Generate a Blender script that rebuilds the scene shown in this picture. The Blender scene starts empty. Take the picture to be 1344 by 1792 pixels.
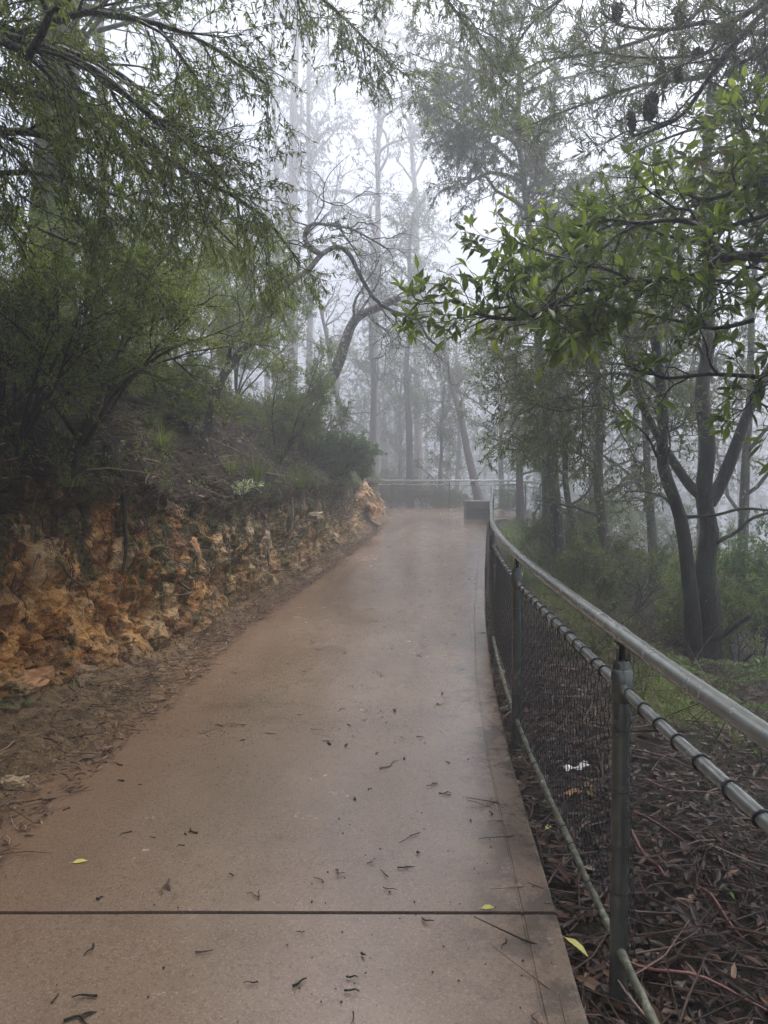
import bpy, math, random
import numpy as np

# ------------------------------------------------------------------ scene, camera, light
S = bpy.context.scene
COL = S.collection
CAM_Z, PITCH, FPX = 1.59, math.radians(2.0), 1300.0
cd = bpy.data.cameras.new("camera")
cd.sensor_fit = 'VERTICAL'; cd.sensor_height = 36.0; cd.lens = 36.0 * FPX / 1792.0
cd.clip_start = 0.05; cd.clip_end = 2000
cam = bpy.data.objects.new("camera", cd); COL.objects.link(cam)
cam.location = (0, 0, CAM_Z); cam.rotation_euler = (math.pi / 2 - PITCH, 0, 0)
S.camera = cam

SUN_EL, SUN_AZ = math.radians(70), math.radians(48)     # azimuth from +y towards +x
w = bpy.data.worlds.new("World"); S.world = w; w.use_nodes = True
nt = w.node_tree; bg = nt.nodes["Background"]
sky = nt.nodes.new("ShaderNodeTexSky"); sky.sky_type = 'NISHITA'; sky.sun_disc = False
sky.sun_elevation = SUN_EL; sky.sun_rotation = SUN_AZ
sky.air_density = 1.0; sky.dust_density = 6.0; sky.ozone_density = 1.0
hs = nt.nodes.new("ShaderNodeHueSaturation"); hs.inputs["Saturation"].default_value = 0.7
nt.links.new(sky.outputs[0], hs.inputs["Color"]); nt.links.new(hs.outputs[0], bg.inputs[0])
bg.inputs[1].default_value = 0.118
sl = bpy.data.lights.new("sun", 'SUN'); sl.energy = 1.5; sl.angle = math.radians(35); sl.color = (1, 0.97, 0.93)
so = bpy.data.objects.new("sun", sl); COL.objects.link(so)
so.rotation_euler = (-(math.pi / 2 - SUN_EL), 0, -SUN_AZ); so.location = (0, 0, 40)
S.view_settings.view_transform = 'Standard'; S.view_settings.look = 'None'
S.view_settings.exposure = 1.44; S.view_settings.gamma = 1.0
cy = S.cycles
cy.max_bounces = 8; cy.diffuse_bounces = 3; cy.glossy_bounces = 3; cy.transmission_bounces = 4
cy.volume_bounces = 3; cy.caustics_reflective = False; cy.caustics_refractive = False
cy.use_denoising = True; cy.denoising_prefilter = 'NONE'; cy.sample_clamp_indirect = 6.0
FOG_DENSITY = 0.0165

# ------------------------------------------------------------------ maths helpers
def nrm(v):
    v = np.asarray(v, float); n = np.linalg.norm(v, axis=-1, keepdims=True)
    return v / np.maximum(n, 1e-9)

def _h(ix, iy, iz, seed):
    h = (ix * 374761393 + iy * 668265263 + iz * 2147483647 + seed * 1274126177) & 0xFFFFFFFF
    h = ((h ^ (h >> 13)) * 1274126177) & 0xFFFFFFFF
    h = (h ^ (h >> 16)) & 0xFFFFFFFF
    return h / 4294967295.0

def vnoise(p, seed=0):
    p = np.asarray(p, float); i = np.floor(p).astype(np.int64); f = p - i
    f = f * f * (3 - 2 * f); r = 0
    for dx in (0, 1):
        for dy in (0, 1):
            for dz in (0, 1):
                wt = (f[..., 0] if dx else 1 - f[..., 0]) * (f[..., 1] if dy else 1 - f[..., 1]) * (f[..., 2] if dz else 1 - f[..., 2])
                r = r + wt * _h(i[..., 0] + dx, i[..., 1] + dy, i[..., 2] + dz, seed)
    return r * 2 - 1

def fbm(p, oct=4, seed=0, gain=0.5):
    a, s, r = 1.0, 1.0, 0
    for o in range(oct):
        r = r + a * vnoise(np.asarray(p) * s, seed + o * 17); a *= gain; s *= 2.03
    return r

def worley(p, seed=0):
    p = np.asarray(p, float); i = np.floor(p).astype(np.int64); b1 = np.full(p.shape[:-1], 9.); b2 = b1.copy(); cid = b1 * 0
    for dx in (-1, 0, 1):
        for dy in (-1, 0, 1):
            for dz in (-1, 0, 1):
                c = i + np.array([dx, dy, dz]); j = np.stack([_h(c[..., 0], c[..., 1], c[..., 2], seed + k) for k in (1, 2, 3)], -1)
                d = np.linalg.norm(c + j - p, axis=-1); r = _h(c[..., 0], c[..., 1], c[..., 2], seed + 7); m = d < b1
                b2 = np.where(m, b1, np.minimum(b2, d)); cid = np.where(m, r, cid); b1 = np.where(m, d, b1)
    return b1, b2, cid

def sstep(a, b, x):
    t = np.clip((np.asarray(x, float) - a) / (b - a), 0, 1); return t * t * (3 - 2 * t)

CP, SP = math.cos(PITCH), math.sin(PITCH)
def P(px, py, d):
    """world point that the photograph shows at pixel (px, py), d metres in front of the lens"""
    xc = (px - 672) / FPX * d; yc = (896 - py) / FPX * d
    return np.array([xc, d * CP + yc * SP, CAM_Z - d * SP + yc * CP])

# ------------------------------------------------------------------ the lie of the land
_ys = np.arange(-12, 40, 0.05)
def _smooth(pts, k=12):
    a = np.array(pts); v = np.interp(_ys, a[:, 0], a[:, 1])
    ker = np.exp(-np.linspace(-2, 2, 2 * k + 1) ** 2); ker /= ker.sum()
    return np.convolve(np.pad(v, k, mode='edge'), ker, 'valid')
_xe = _smooth([(-12, -1.95), (0, -1.85), (3, -1.76), (4, -1.7), (5, -1.62), (7.5, -1.57), (11.7, -1.02), (18, -.4), (23, .02), (25, .12), (26.1, 0), (26.8, -1.2), (27.4, -5), (28, -14), (40, -14)], 8)
_xr = _smooth([(-12, .55), (0, .57), (2.2, .603), (2.7, .637), (4.2, .715), (5.9, .862), (8.15, 1.12), (11.7, 1.6), (22, 3.05), (23, 3.35), (24, 4.1), (25.5, 4.8), (29, 5), (40, 5)])
def xe(y): return np.interp(y, _ys, _xe)
def xr(y): return np.interp(y, _ys, _xr)
def zp(y): return 0.025 * (np.minimum(y, 30.2) - 2)

def berm(y): return 0.10 + 0.62 * sstep(7.2, 4.2, y)
def faceh(y): return 1.34 + 0.32 * sstep(8, 4.5, y) - 0.12 * sstep(14, 22, y)
def bank_profile(q, y):
    """q runs 0..1 berm, 1..2 cut face, 2.. slope (metres).  returns u, z above path level"""
    b, fh = berm(y), faceh(y)
    u = np.where(q < 1, q * b, np.where(q < 2, b + (q - 1) * 0.34, b + 0.34 + (q - 2)))
    s = np.maximum(q - 2, 0)
    slope = 0.35 * sstep(0, .5, s) * .6 + 0.80 * np.minimum(s, 1.9) + 0.22 * np.maximum(s - 1.9, 0) - .0015 * np.maximum(s - 1.9, 0) ** 2
    z = np.where(q < 1, 0.10 * np.maximum(q, 0) ** 1.3, np.where(q < 2, 0.10 + (fh - .10) * np.maximum(q - 1, 0) ** .9, fh + slope))
    return u, z
def bank_z(u, y):
    b = berm(y); q = np.where(u < b, u / b, np.where(u < b + .34, 1 + (u - b) / .34, 2 + u - b - .34))
    return bank_profile(q, y)[1]
def out_z(x, y):
    v = np.maximum(x - xr(y), 0)
    v = np.where(y > 30.2, np.maximum(v, (y - 30.2) * .8), v)
    z = zp(y) - .07 - .04 * np.minimum(v, .8) - .24 * np.clip(v - .8, 0, 5) - .42 * np.clip(v - 5.8, 0, 14) - .05 * np.clip(v - 19.8, 0, 60)
    return z
def H(x, y):
    x, y = float(x), float(y)
    if y < 28 and x < xe(y): return float(zp(y) + bank_z(xe(y) - x, y))
    if x > xr(y) or y > 30.2: return float(out_z(x, y))
    return float(zp(y))
def hit(px, py):
    """where the sight line through a pixel meets the ground"""
    for d in np.arange(1.2, 60, .02):
        p = P(px, py, d)
        if p[2] <= H(p[0], p[1]): return p
    return P(px, py, 60)
def stand(px, d):
    x = (px - 672) / FPX * d
    return np.array([x, d, H(x, d)])

# ------------------------------------------------------------------ mesh building
class MB:
    def __init__(s): s.V, s.F, s.R, s.n = [], [], [], 0; s.smooth = []
    def add(s, v, f, r=None, smooth=False):
        v = np.asarray(v, float).reshape(-1, 3); f = np.asarray(f, np.int64)
        s.V.append(v); s.F.append(f + s.n); s.n += len(v)
        s.R.append(np.full(len(f), .5) if r is None else np.asarray(r, float)); s.smooth.append(np.full(len(f), smooth))
    def tube(s, pts, rad, sides=6, cap=False, r=None, closed=False):
        pts = np.asarray(pts, float); n = len(pts)
        rad = np.broadcast_to(np.asarray(rad, float), (n,))
        t = np.gradient(pts, axis=0) if not closed else np.roll(pts, -1, 0) - np.roll(pts, 1, 0)
        t = nrm(t)
        ref = np.eye(3)[np.argmin(np.abs(t).mean(0))]
        a = nrm(np.cross(t, ref)); b = np.cross(t, a)
        an = np.arange(sides) * 2 * np.pi / sides
        ring = pts[:, None] + rad[:, None, None] * (np.cos(an)[None, :, None] * a[:, None] + np.sin(an)[None, :, None] * b[:, None])
        i = np.arange(n if closed else n - 1)[:, None]; j = np.arange(sides)[None]
        i2 = (i + 1) % n; j2 = (j + 1) % sides
        f = np.stack([i * sides + j, i * sides + j2, i2 * sides + j2, i2 * sides + j], -1).reshape(-1, 4)
        s.add(ring, f, None if r is None else np.full(len(f), r), True)
        if cap:
            for k, flip in ((0, 1), (n - 1, 0)):
                rg = np.vstack([ring[k], pts[k][None]]); q = np.arange(sides)
                f3 = np.stack([q, (q + 1) % sides, np.full(sides, sides)], -1)
                s.add(rg, f3[:, ::-1] if flip else f3)
    def box(s, c, size, rz=0, r=None):
        c = np.asarray(c, float); sx, sy, sz = np.asarray(size) / 2
        v = np.array([[x, y, z] for x in (-sx, sx) for y in (-sy, sy) for z in (-sz, sz)])
        R = np.array([[math.cos(rz), -math.sin(rz), 0], [math.sin(rz), math.cos(rz), 0], [0, 0, 1]])
        s.add(v @ R.T + c, [[0, 1, 3, 2], [4, 6, 7, 5], [0, 4, 5, 1], [2, 3, 7, 6], [0, 2, 6, 4], [1, 5, 7, 3]], None if r is None else np.full(6, r))
    def build(s, name, mat, parent=None, attrs=None):
        V = np.concatenate(s.V)
        if parent is not None: V = V - np.array(parent['_o'])
        me = bpy.data.meshes.new(name)
        cnt = np.concatenate([np.full(len(f), f.shape[1]) for f in s.F]); loops = np.concatenate([f.ravel() for f in s.F])
        me.vertices.add(len(V)); me.vertices.foreach_set("co", V.astype(np.float32).ravel())
        me.loops.add(len(loops)); me.loops.foreach_set("vertex_index", loops.astype(np.int32))
        me.polygons.add(len(cnt)); me.polygons.foreach_set("loop_start", np.concatenate([[0], np.cumsum(cnt)[:-1]]).astype(np.int32))
        me.polygons.foreach_set("use_smooth", np.concatenate(s.smooth))
        me.update(calc_edges=True); me.validate()
        a = me.attributes.new("rnd", 'FLOAT', 'FACE')
        R = np.concatenate(s.R).astype(np.float32)
        if len(R) == len(me.polygons): a.data.foreach_set("value", R)
        for k, v in (attrs or {}).items():
            at = me.attributes.new(k, 'FLOAT', 'POINT'); at.data.foreach_set("value", np.asarray(v, np.float32).ravel())
        me.materials.append(mat)
        o = bpy.data.objects.new(name, me); COL.objects.link(o)
        if parent is not None: o.parent = parent
        o['_o'] = (0.0, 0.0, 0.0) if parent is None else tuple(parent['_o'])
        return o

def tag(o, label, cat, group=None):
    o['label'] = label; o['category'] = cat
    if group: o['group'] = group
    return o
def thing(name, label, cat, loc, group=None):
    o = bpy.data.objects.new(name, None); COL.objects.link(o); o.location = [float(c) for c in loc]
    o.empty_display_size = .1
    o['_o'] = tuple(float(c) for c in loc)
    return tag(o, label, cat, group)
def solo(name, mb, mat, loc, label, cat, group=None):
    """a thing that is a single mesh, its origin at loc"""
    e = {'_o': tuple(float(c) for c in loc)}
    V = [v - np.array(e['_o']) for v in mb.V]; mb.V = V
    o = mb.build(name, mat); o.location = e['_o']
    return tag(o, label, cat, group)
def structure(name, mb, mat, attrs=None):
    o = mb.build(name, mat, attrs=attrs); o['kind'] = 'structure'; return o
def stuff(name, mb, mat, label, cat):
    o = mb.build(name, mat); o['kind'] = 'stuff'; return tag(o, label, cat)

def leaf_batch(mb, pos, d, up, L, W, kind, rng, rnd):
    d = nrm(d); n = nrm(up - (up * d).sum(1, keepdims=True) * d); sd = np.cross(d, n)
    L = L[:, None]; W = W[:, None]; N = len(pos)
    if kind == 'needle':
        v = np.stack([pos, pos + d * L * .45 + sd * W, pos + d * L, pos + d * L * .45 - sd * W], 1); f = np.array([[0, 1, 2, 3]])
    elif kind == 'lance':
        dr = n * L * .12
        v = np.stack([pos, pos + d * L * .42 + sd * W + n * W * .5, pos + d * L - dr, pos + d * L * .42 - sd * W + n * W * .5, pos + d * L * .45], 1)
        f = np.array([[0, 1, 2, 4], [0, 4, 2, 3]])
    else:
        k = rng.uniform(.0, .28, (N, 1)); z1, z2, z3 = -k * L * .09, -k * L * .42, -k * L
        e = n * W * .28
        v = np.stack([pos, pos + d * L * .32 + sd * W * .85 + n * z1 + e, pos + d * L * .66 + sd * W * .78 + n * z2 + e, pos + d * L + n * z3,
                      pos + d * L * .66 - sd * W * .78 + n * z2 + e, pos + d * L * .32 - sd * W * .85 + n * z1 + e, pos + d * L * .32 + n * z1, pos + d * L * .66 + n * z2], 1)
        f = np.array([[0, 1, 6, 5], [6, 1, 2, 7], [5, 6, 7, 4], [7, 2, 3, 4]])
    kv = v.shape[1]
    F = (np.arange(N) * kv)[:, None, None] + f[None]
    mb.add(v.reshape(-1, 3), F.reshape(-1, 4), np.repeat(rnd, len(f)))

# ------------------------------------------------------------------ materials
class NT:
    def __init__(s, name):
        s.m = bpy.data.materials.new(name); s.m.use_nodes = True; s.t = s.m.node_tree; s.b = s.t.nodes["Principled BSDF"]; s.out = s.t.nodes["Material Output"]
    def n(s, kind, **kw):
        o = s.t.nodes.new("ShaderNode" + kind)
        for k, v in kw.items():
            if k in o.inputs: o.inputs[k].default_value = v
            else: setattr(o, k, v)
        return o
    def l(s, a, b): s.t.links.new(a, b)
    def pos(s, scale=(1, 1, 1)):
        g = s.n("NewGeometry"); m = s.n("Mapping"); m.inputs["Scale"].default_value = scale
        s.l(g.outputs["Position"], m.inputs["Vector"]); return m.outputs[0]
    def obj(s, scale=(1, 1, 1)):
        g = s.n("TexCoord"); m = s.n("Mapping"); m.inputs["Scale"].default_value = scale
        s.l(g.outputs["Object"], m.inputs["Vector"]); return m.outputs[0]
    def noise(s, vec, scale, detail=4, rough=.55):
        o = s.n("TexNoise"); o.inputs["Scale"].default_value = scale; o.inputs["Detail"].default_value = detail; o.inputs["Roughness"].default_value = rough
        s.l(vec, o.inputs["Vector"]); return o.outputs["Fac"]
    def ramp(s, fac, stops):
        o = s.n("ValToRGB"); e = o.color_ramp.elements
        while len(e) < len(stops): e.new(.5)
        for k, (p, c) in enumerate(stops):
            e[k].position = p; e[k].color = (*c, 1) if not np.isscalar(c) else (c, c, c, 1)
        s.l(fac, o.inputs[0]); return o.outputs[0]
    def mix(s, fac, a, b, mode='MIX'):
        o = s.n("Mix", data_type='RGBA', blend_type=mode)
        for v, k in ((fac, 0), (a, 6), (b, 7)):
            if hasattr(v, 'is_linked'): s.l(v, o.inputs[k])
            elif k == 0: o.inputs[0].default_value = v
            else: o.inputs[k].default_value = (*v, 1)
        return o.outputs[2]
    def math(s, op, a, b=0.5, clamp=False):
        o = s.n("Math", operation=op, use_clamp=clamp)
        for v, k in ((a, 0), (b, 1)):
            if hasattr(v, 'is_linked'): s.l(v, o.inputs[k])
            else: o.inputs[k].default_value = v
        return o.outputs[0]
    def attr(s, name):
        o = s.n("Attribute"); o.attribute_name = name; return o.outputs["Fac"]
    def bump(s, h, strength=.5, dist=.02):
        o = s.n("Bump"); o.inputs["Strength"].default_value = strength; o.inputs["Distance"].default_value = dist
        s.l(h, o.inputs["Height"]); s.l(o.outputs[0], s.b.inputs["Normal"])
    def color(s, c): s.l(c, s.b.inputs["Base Color"]) if hasattr(c, 'is_linked') else setattr(s.b.inputs["Base Color"], 'default_value', (*c, 1))
    def rough(s, r): s.l(r, s.b.inputs["Roughness"]) if hasattr(r, 'is_linked') else setattr(s.b.inputs["Roughness"], 'default_value', r)

def leaf_mat(name, stops, rough=.4, trans=.3, tcol=None, spec=.3):
    m = NT(name); c = m.ramp(m.attr("rnd"), stops); m.color(c); m.rough(rough)
    m.b.inputs["Specular IOR Level"].default_value = spec
    tr = m.n("BsdfTranslucent"); tc = m.mix(1.0, c, tcol or (1.25, 1.35, .7), 'MULTIPLY'); m.l(tc, tr.inputs["Color"])
    mx = m.n("MixShader"); mx.inputs[0].default_value = trans
    m.l(m.b.outputs[0], mx.inputs[1]); m.l(tr.outputs[0], mx.inputs[2]); m.l(mx.outputs[0], m.out.inputs[0])
    return m.m
def bark_mat(name, c1, c2, moss=0.0, mosscol=(.09, .11, .03), rough=.6, sc=14, lichen=0.0):
    m = NT(name); p = m.pos((1, 1, .22)); n1 = m.noise(p, sc, 5); c = m.ramp(n1, [(.3, c1), (.7, c2)])
    pl = m.pos()
    if moss: c = m.mix(m.ramp(m.noise(pl, 3.0, 4), [(.62 - moss * .4, 0), (.75 - moss * .3, 1)]), c, mosscol)
    if lichen: c = m.mix(m.ramp(m.noise(pl, 16, 3), [(.62 - lichen * .2, 0), (.68 - lichen * .2, 1)]), c, (.34, .36, .30))
    m.color(c); m.rough(rough); m.b.inputs['Specular IOR Level'].default_value = .22; m.bump(m.math('ADD', n1, m.math('MULTIPLY', m.noise(pl, sc * 2.5, 4, .7), .5)), 1.0, .05); return m.m

M = {}
M['fine'] = leaf_mat("fine dark leaf", [(0, (.04, .056, .016)), (.45, (.115, .148, .04)), (.8, (.24, .28, .075)), (1, (.34, .37, .11))], .38, .5)
M['fine_mid'] = leaf_mat("fine mid leaf", [(0, (.055, .075, .024)), (.5, (.14, .178, .06)), (1, (.26, .31, .115))], .4, .46)  # mid-green leaf tones, paler than the dark leaf
M['olive'] = leaf_mat("olive leaf", [(0, (.045, .06, .024)), (.5, (.105, .13, .052)), (1, (.18, .21, .095))], .42, .42)
M['broad'] = leaf_mat("broad glossy leaf", [(0, (.03, .05, .015)), (.4, (.08, .115, .028)), (.65, (.15, .20, .042)), (.85, (.27, .32, .07)), (.97, (.38, .40, .1)), (1, (.3, .17, .06))], .3, .48)
M['gum'] = leaf_mat("gum leaf", [(0, (.05, .065, .04)), (1, (.12, .145, .085))], .45, .3)
M['needle'] = leaf_mat("needle leaf", [(0, (.05, .065, .03)), (1, (.12, .15, .07))], .45, .35)
M['fern'] = leaf_mat("fern green", [(0, (.035, .07, .016)), (.6, (.09, .15, .034)), (1, (.2, .28, .07))], .45, .35)
M['grass'] = leaf_mat("grass blade", [(0, (.06, .09, .02)), (.6, (.14, .2, .04)), (.85, (.24, .26, .09)), (1, (.3, .24, .12))], .45, .35)
M['bushleaf'] = leaf_mat("bush leaf", [(0, (.05, .09, .03)), (1, (.13, .21, .08))], .35, .35)
M['litter'] = leaf_mat("dead leaf", [(0, (.016, .011, .008)), (.35, (.04, .024, .016)), (.6, (.075, .038, .025)), (.8, (.12, .055, .032)), (.93, (.2, .13, .08)), (.97, (.28, .24, .17)), (1, (.2, .24, .06))], .3, .12, (1, .9, .7))
M['litter_bank'] = leaf_mat("bank dead leaf", [(0, (.03, .02, .014)), (.4, (.12, .078, .053)), (.75, (.26, .18, .125)), (.93, (.42, .32, .24)), (1, (.6, .52, .42))], .5, .12, (1, .9, .7), spec=.12)
M['yellow'] = leaf_mat("yellow leaf", [(0, (.4, .38, .06)), (1, (.62, .58, .18))], .4, .2)
M['white_leaf'] = leaf_mat("pale variegated leaf", [(0, (.14, .22, .08)), (.5, (.4, .46, .32)), (1, (.75, .78, .68))], .4, .3)
M['bark_dark'] = bark_mat("wet dark bark", (.006, .005, .0045), (.034, .028, .022), .15, (.03, .034, .016), rough=.42)
M['bark_mid'] = bark_mat("brown bark", (.03, .026, .02), (.1, .085, .065), .25, lichen=.08)
M['bark_lichen'] = bark_mat("lichen bark", (.03, .026, .02), (.1, .082, .06), .1, lichen=.3)
M['bark_twist'] = bark_mat('mottled dark bark', (.018, .016, .013), (.065, .055, .044), .08, lichen=.12)
M['bark_gum'] = bark_mat("pale gum bark", (.2, .18, .15), (.42, .38, .33), .0, sc=5)
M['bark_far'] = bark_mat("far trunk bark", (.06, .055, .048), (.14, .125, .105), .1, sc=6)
M['bark_moss'] = bark_mat("mossy bark", (.035, .034, .02), (.11, .1, .055), .9, (.07, .088, .026))
M['root'] = bark_mat("exposed root", (.05, .032, .02), (.17, .115, .07), .15)
M['cone'] = bark_mat("woody seed cone", (.008, .007, .006), (.035, .028, .022), sc=60)
def stick_mat():
    m = NT("stick"); c = m.ramp(m.attr("rnd"), [(0, (.018, .013, .01)), (.5, (.09, .055, .04)), (.8, (.2, .13, .1)), (1, (.36, .29, .22))]); m.color(c); m.rough(.4); return m.m
M['stick'] = stick_mat(); M['stick'].node_tree.nodes['Principled BSDF'].inputs['Specular IOR Level'].default_value = .2
def red_strip():
    m = NT("red bark strip"); c = m.ramp(m.attr("rnd"), [(0, (.03, .012, .01)), (.5, (.11, .03, .028)), (.85, (.2, .075, .06)), (1, (.38, .24, .18))]); m.color(c); m.rough(.3); return m.m
M['redstrip'] = red_strip()

def galv(name="weathered galvanised pipe", c1=(.25, .262, .25), c2=(.36, .375, .355), c3=(.10, .12, .07)):
    m = NT(name); p = m.pos()
    c = m.ramp(m.noise(p, 18, 5, .6), [(.3, c1), (.7, c2)])
    c = m.mix(m.ramp(m.noise(m.pos((1, 1, .5)), 5, 4), [(.55, 0), (.95, .5)]), c, c3)
    m.color(c); m.b.inputs["Metallic"].default_value = .55
    m.rough(m.ramp(m.noise(p, 12, 4), [(.3, .16), (.7, .3)])); m.bump(m.noise(p, 90, 3), .05, .002); return m.m
M['galv'] = galv()
M['pale'] = galv('pale galvanised pipe', (.26, .28, .26), (.36, .38, .36), (.2, .22, .19))
M['post'] = galv('mossy galvanised post', (.075, .085, .072), (.15, .16, .14), (.05, .062, .03))
def mossrail():
    m = NT("mossy lower pipe"); p = m.pos()
    c = m.ramp(m.noise(p, 22, 4, .6), [(.35, (.045, .048, .03)), (.55, (.12, .127, .085)), (.7, (.27, .285, .21))])
    m.color(c); m.rough(.5); m.bump(m.noise(p, 60, 3), .5, .006); return m.m
M['mossrail'] = mossrail()
def wire():
    m = NT("black coated wire"); m.color((.012, .012, .012)); m.rough(.4); return m.m
M['wire'] = wire()

def path_mat():
    m = NT("wet brown concrete"); p = m.pos(); e = m.attr("edge"); le = m.attr("ledge")
    big = m.noise(p, .9, 5, .6); mid = m.noise(p, 5, 5, .65); fine = m.noise(p, 70, 3, .6); grit = m.noise(p, 170, 2, .6)
    c = m.ramp(big, [(.3, (.115, .079, .052)), (.7, (.2, .144, .102))])
    c = m.mix(m.ramp(mid, [(.35, .0), (.65, .55)]), c, (.17, .12, .084))
    wet = m.ramp(m.noise(m.pos((1.5, .55, 1)), 1.1, 6, .62), [(.42, 0), (.62, 1)])
    c = m.mix(m.math('MULTIPLY', wet, .25), c, (.098, .067, .046))
    c = m.mix(m.ramp(m.noise(m.pos((1, .8, 1)), 13, 5, .7), [(.55, 0), (.72, .4)]), c, (.06, .043, .032))
    # ochre mud washed off the bank over the left side
    wash = m.math('MULTIPLY', m.ramp(le, [(0, 1), (.6, 0)]), m.ramp(m.noise(p, 2.2, 5, .7), [(.3, .25), (.65, 1)]), True)
    c = m.mix(m.math('MULTIPLY', wash, .8), c, (.19, .112, .058))
    c = m.mix(m.ramp(fine, [(.34, .55), (.48, 0)]), c, (.07, .048, .036))
    c = m.mix(m.ramp(m.noise(p, 130, 3, .6), [(.55, 0), (.72, .55)]), c, (.34, .27, .215))
    c = m.mix(m.ramp(grit, [(.62, 0), (.74, .5)]), c, (.36, .31, .27))
    # dark damp scum by the outer kerb
    scum = m.math('MULTIPLY', m.ramp(e, [(.0, 1), (.5, 0)]), m.ramp(m.noise(p, 4.5, 6, .72), [(.47, 0), (.56, 1)]), True)
    c = m.mix(m.math('MULTIPLY', scum, .75), c, (.04, .031, .026))
    c = m.mix(m.attr('joint'), c, (.016, .013, .011))
    m.color(c)
    pud = m.math('MULTIPLY', m.ramp(e, [(.16, 1), (.36, 0)]), m.math('MULTIPLY', m.ramp(m.noise(m.pos((1, .7, 1)), 2.1, 4, .55), [(.40, 0), (.60, 1)]), m.ramp(m.attr('along'), [(.40, 0), (.46, 1), (.62, 1), (.9, .5)])), True)
    r = m.mix(wet, m.ramp(mid, [(.3, .17), (.7, .30)]), m.ramp(mid, [(.3, .09), (.7, .18)])); r2 = m.mix(pud, r, (.09, .09, .09)); m.rough(r2)
    h = m.math('ADD', m.math('MULTIPLY', fine, .5), m.math('MULTIPLY', grit, .35))
    h = m.math('ADD', h, m.math('MULTIPLY', mid, 1.2))
    hb = m.math('MULTIPLY', h, m.math('SUBTRACT', 1.0, m.math('MULTIPLY', pud, .95))); m.bump(hb, .22, .005)
    m.b.inputs["Specular IOR Level"].default_value = .8
    return m.m
M['path'] = path_mat()

def bank_mat():
    m = NT("clay bank"); p = m.pos(); q = m.attr("zone")
    st = m.pos((1, 1, 2.2)); vs = m.pos((1.6, 1.6, .35))
    n1 = m.noise(st, 1.3, 7, .66); n2 = m.noise(st, 6, 6, .68); n3 = m.noise(vs, 3.0, 6, .66); n4 = m.noise(p, 40, 4, .7)
    c = m.ramp(n1, [(.34, (.13, .052, .02)), (.42, (.34, .14, .04)), (.49, (.56, .28, .085)), (.6, (.64, .37, .14)), (.70, (.68, .5, .26))])
    c = m.mix(m.ramp(n2, [(.36, .9), (.50, 0)]), c, (.07, .034, .018))
    c = m.mix(m.ramp(n2, [(.58, 0), (.72, .8)]), c, (.52, .33, .15))
    c = m.mix(m.ramp(n4, [(.34, .5), (.48, 0)]), c, (.13, .06, .025))
    cl = m.attr('cell')
    c = m.mix(m.ramp(cl, [(.22, .7), (.36, 0)]), c, (.14, .066, .03))
    c = m.mix(m.ramp(cl, [(.62, 0), (.8, .75)]), c, (.56, .40, .22))
    # the middle stretch of the cutting is mossy and pale, the two ends raw orange clay
    sx = m.n("SeparateXYZ"); m.l(p, sx.inputs[0]); yy = m.math('MULTIPLY', sx.outputs[1], .04)
    raw = m.ramp(yy, [(.0, 1), (.24, 1), (.32, .15), (.76, .15), (.88, 1)])
    c = m.mix(m.math('MULTIPLY', m.math('SUBTRACT', 1.0, raw), .6), c, m.ramp(n2, [(.35, (.05, .042, .02)), (.5, (.15, .12, .055)), (.62, (.42, .33, .19)), (.75, (.55, .45, .29))]))
    # moss and dark humus trailing down from the lip
    lip = m.ramp(m.math('MULTIPLY', q, .5), [(.6, 0), (.98, .19)])
    moss = m.ramp(m.math('ADD', m.math('ADD', n3, lip), m.math('MULTIPLY', m.math('SUBTRACT', 1.0, raw), .05)), [(.56, 0), (.63, 1)])
    c = m.mix(m.math('MULTIPLY', moss, m.ramp(n4, [(.3, .45), (.55, 1)])), c, m.ramp(m.noise(p, 26, 5, .7), [(.3, (.028, .026, .010)), (.55, (.075, .08, .022)), (.72, (.15, .145, .04))]))
    drk = m.ramp(m.math('ADD', m.noise(vs, 5.2, 6, .66), m.math('MULTIPLY', lip, .5)), [(.58, 0), (.66, .9)])
    c = m.mix(drk, c, (.026, .019, .012))
    # berm of crumbled yellow soil at the foot
    foot = m.ramp(m.math('MULTIPLY', q, .5), [(.46, 1), (.58, 0)])
    cf = m.ramp(m.noise(p, 9, 6, .7), [(.32, (.07, .05, .034)), (.5, (.17, .115, .062)), (.66, (.3, .21, .115))])
    c = m.mix(foot, c, cf)
    top = m.ramp(m.math('ADD', m.math('MULTIPLY', q, .5), m.math('MULTIPLY', m.math('SUBTRACT', n2, .5), .35)), [(.90, 0), (1.03, 1)])
    ct = m.ramp(m.noise(p, 7, 6, .7), [(.35, (.010, .007, .005)), (.55, (.034, .024, .016)), (.68, (.07, .049, .033)), (.8, (.06, .068, .02))])
    c = m.mix(top, c, ct); m.color(c); m.rough(.6)
    h = m.math('ADD', m.math('MULTIPLY', n2, 1.0), m.math('MULTIPLY', n4, .5)); h = m.math('ADD', h, m.math('MULTIPLY', m.noise(p, 130, 3), .2))
    m.b.inputs['Specular IOR Level'].default_value = .2; m.bump(h, 1.0, .06); return m.m
M['bank'] = bank_mat()
def ground_mat():
    m = NT("wet forest floor"); p = m.pos()
    c = m.ramp(m.noise(p, 9, 6, .7), [(.3, (.006, .005, .004)), (.55, (.02, .014, .010)), (.75, (.04, .028, .02))])
    c = m.mix(m.ramp(m.noise(p, .6, 4), [(.45, 0), (.62, .7)]), c, (.022, .028, .010))
    m.color(c); m.rough(.5); m.b.inputs['Specular IOR Level'].default_value = .15; m.bump(m.noise(p, 25, 6, .7), .8, .05); return m.m
M['ground'] = ground_mat()
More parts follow.
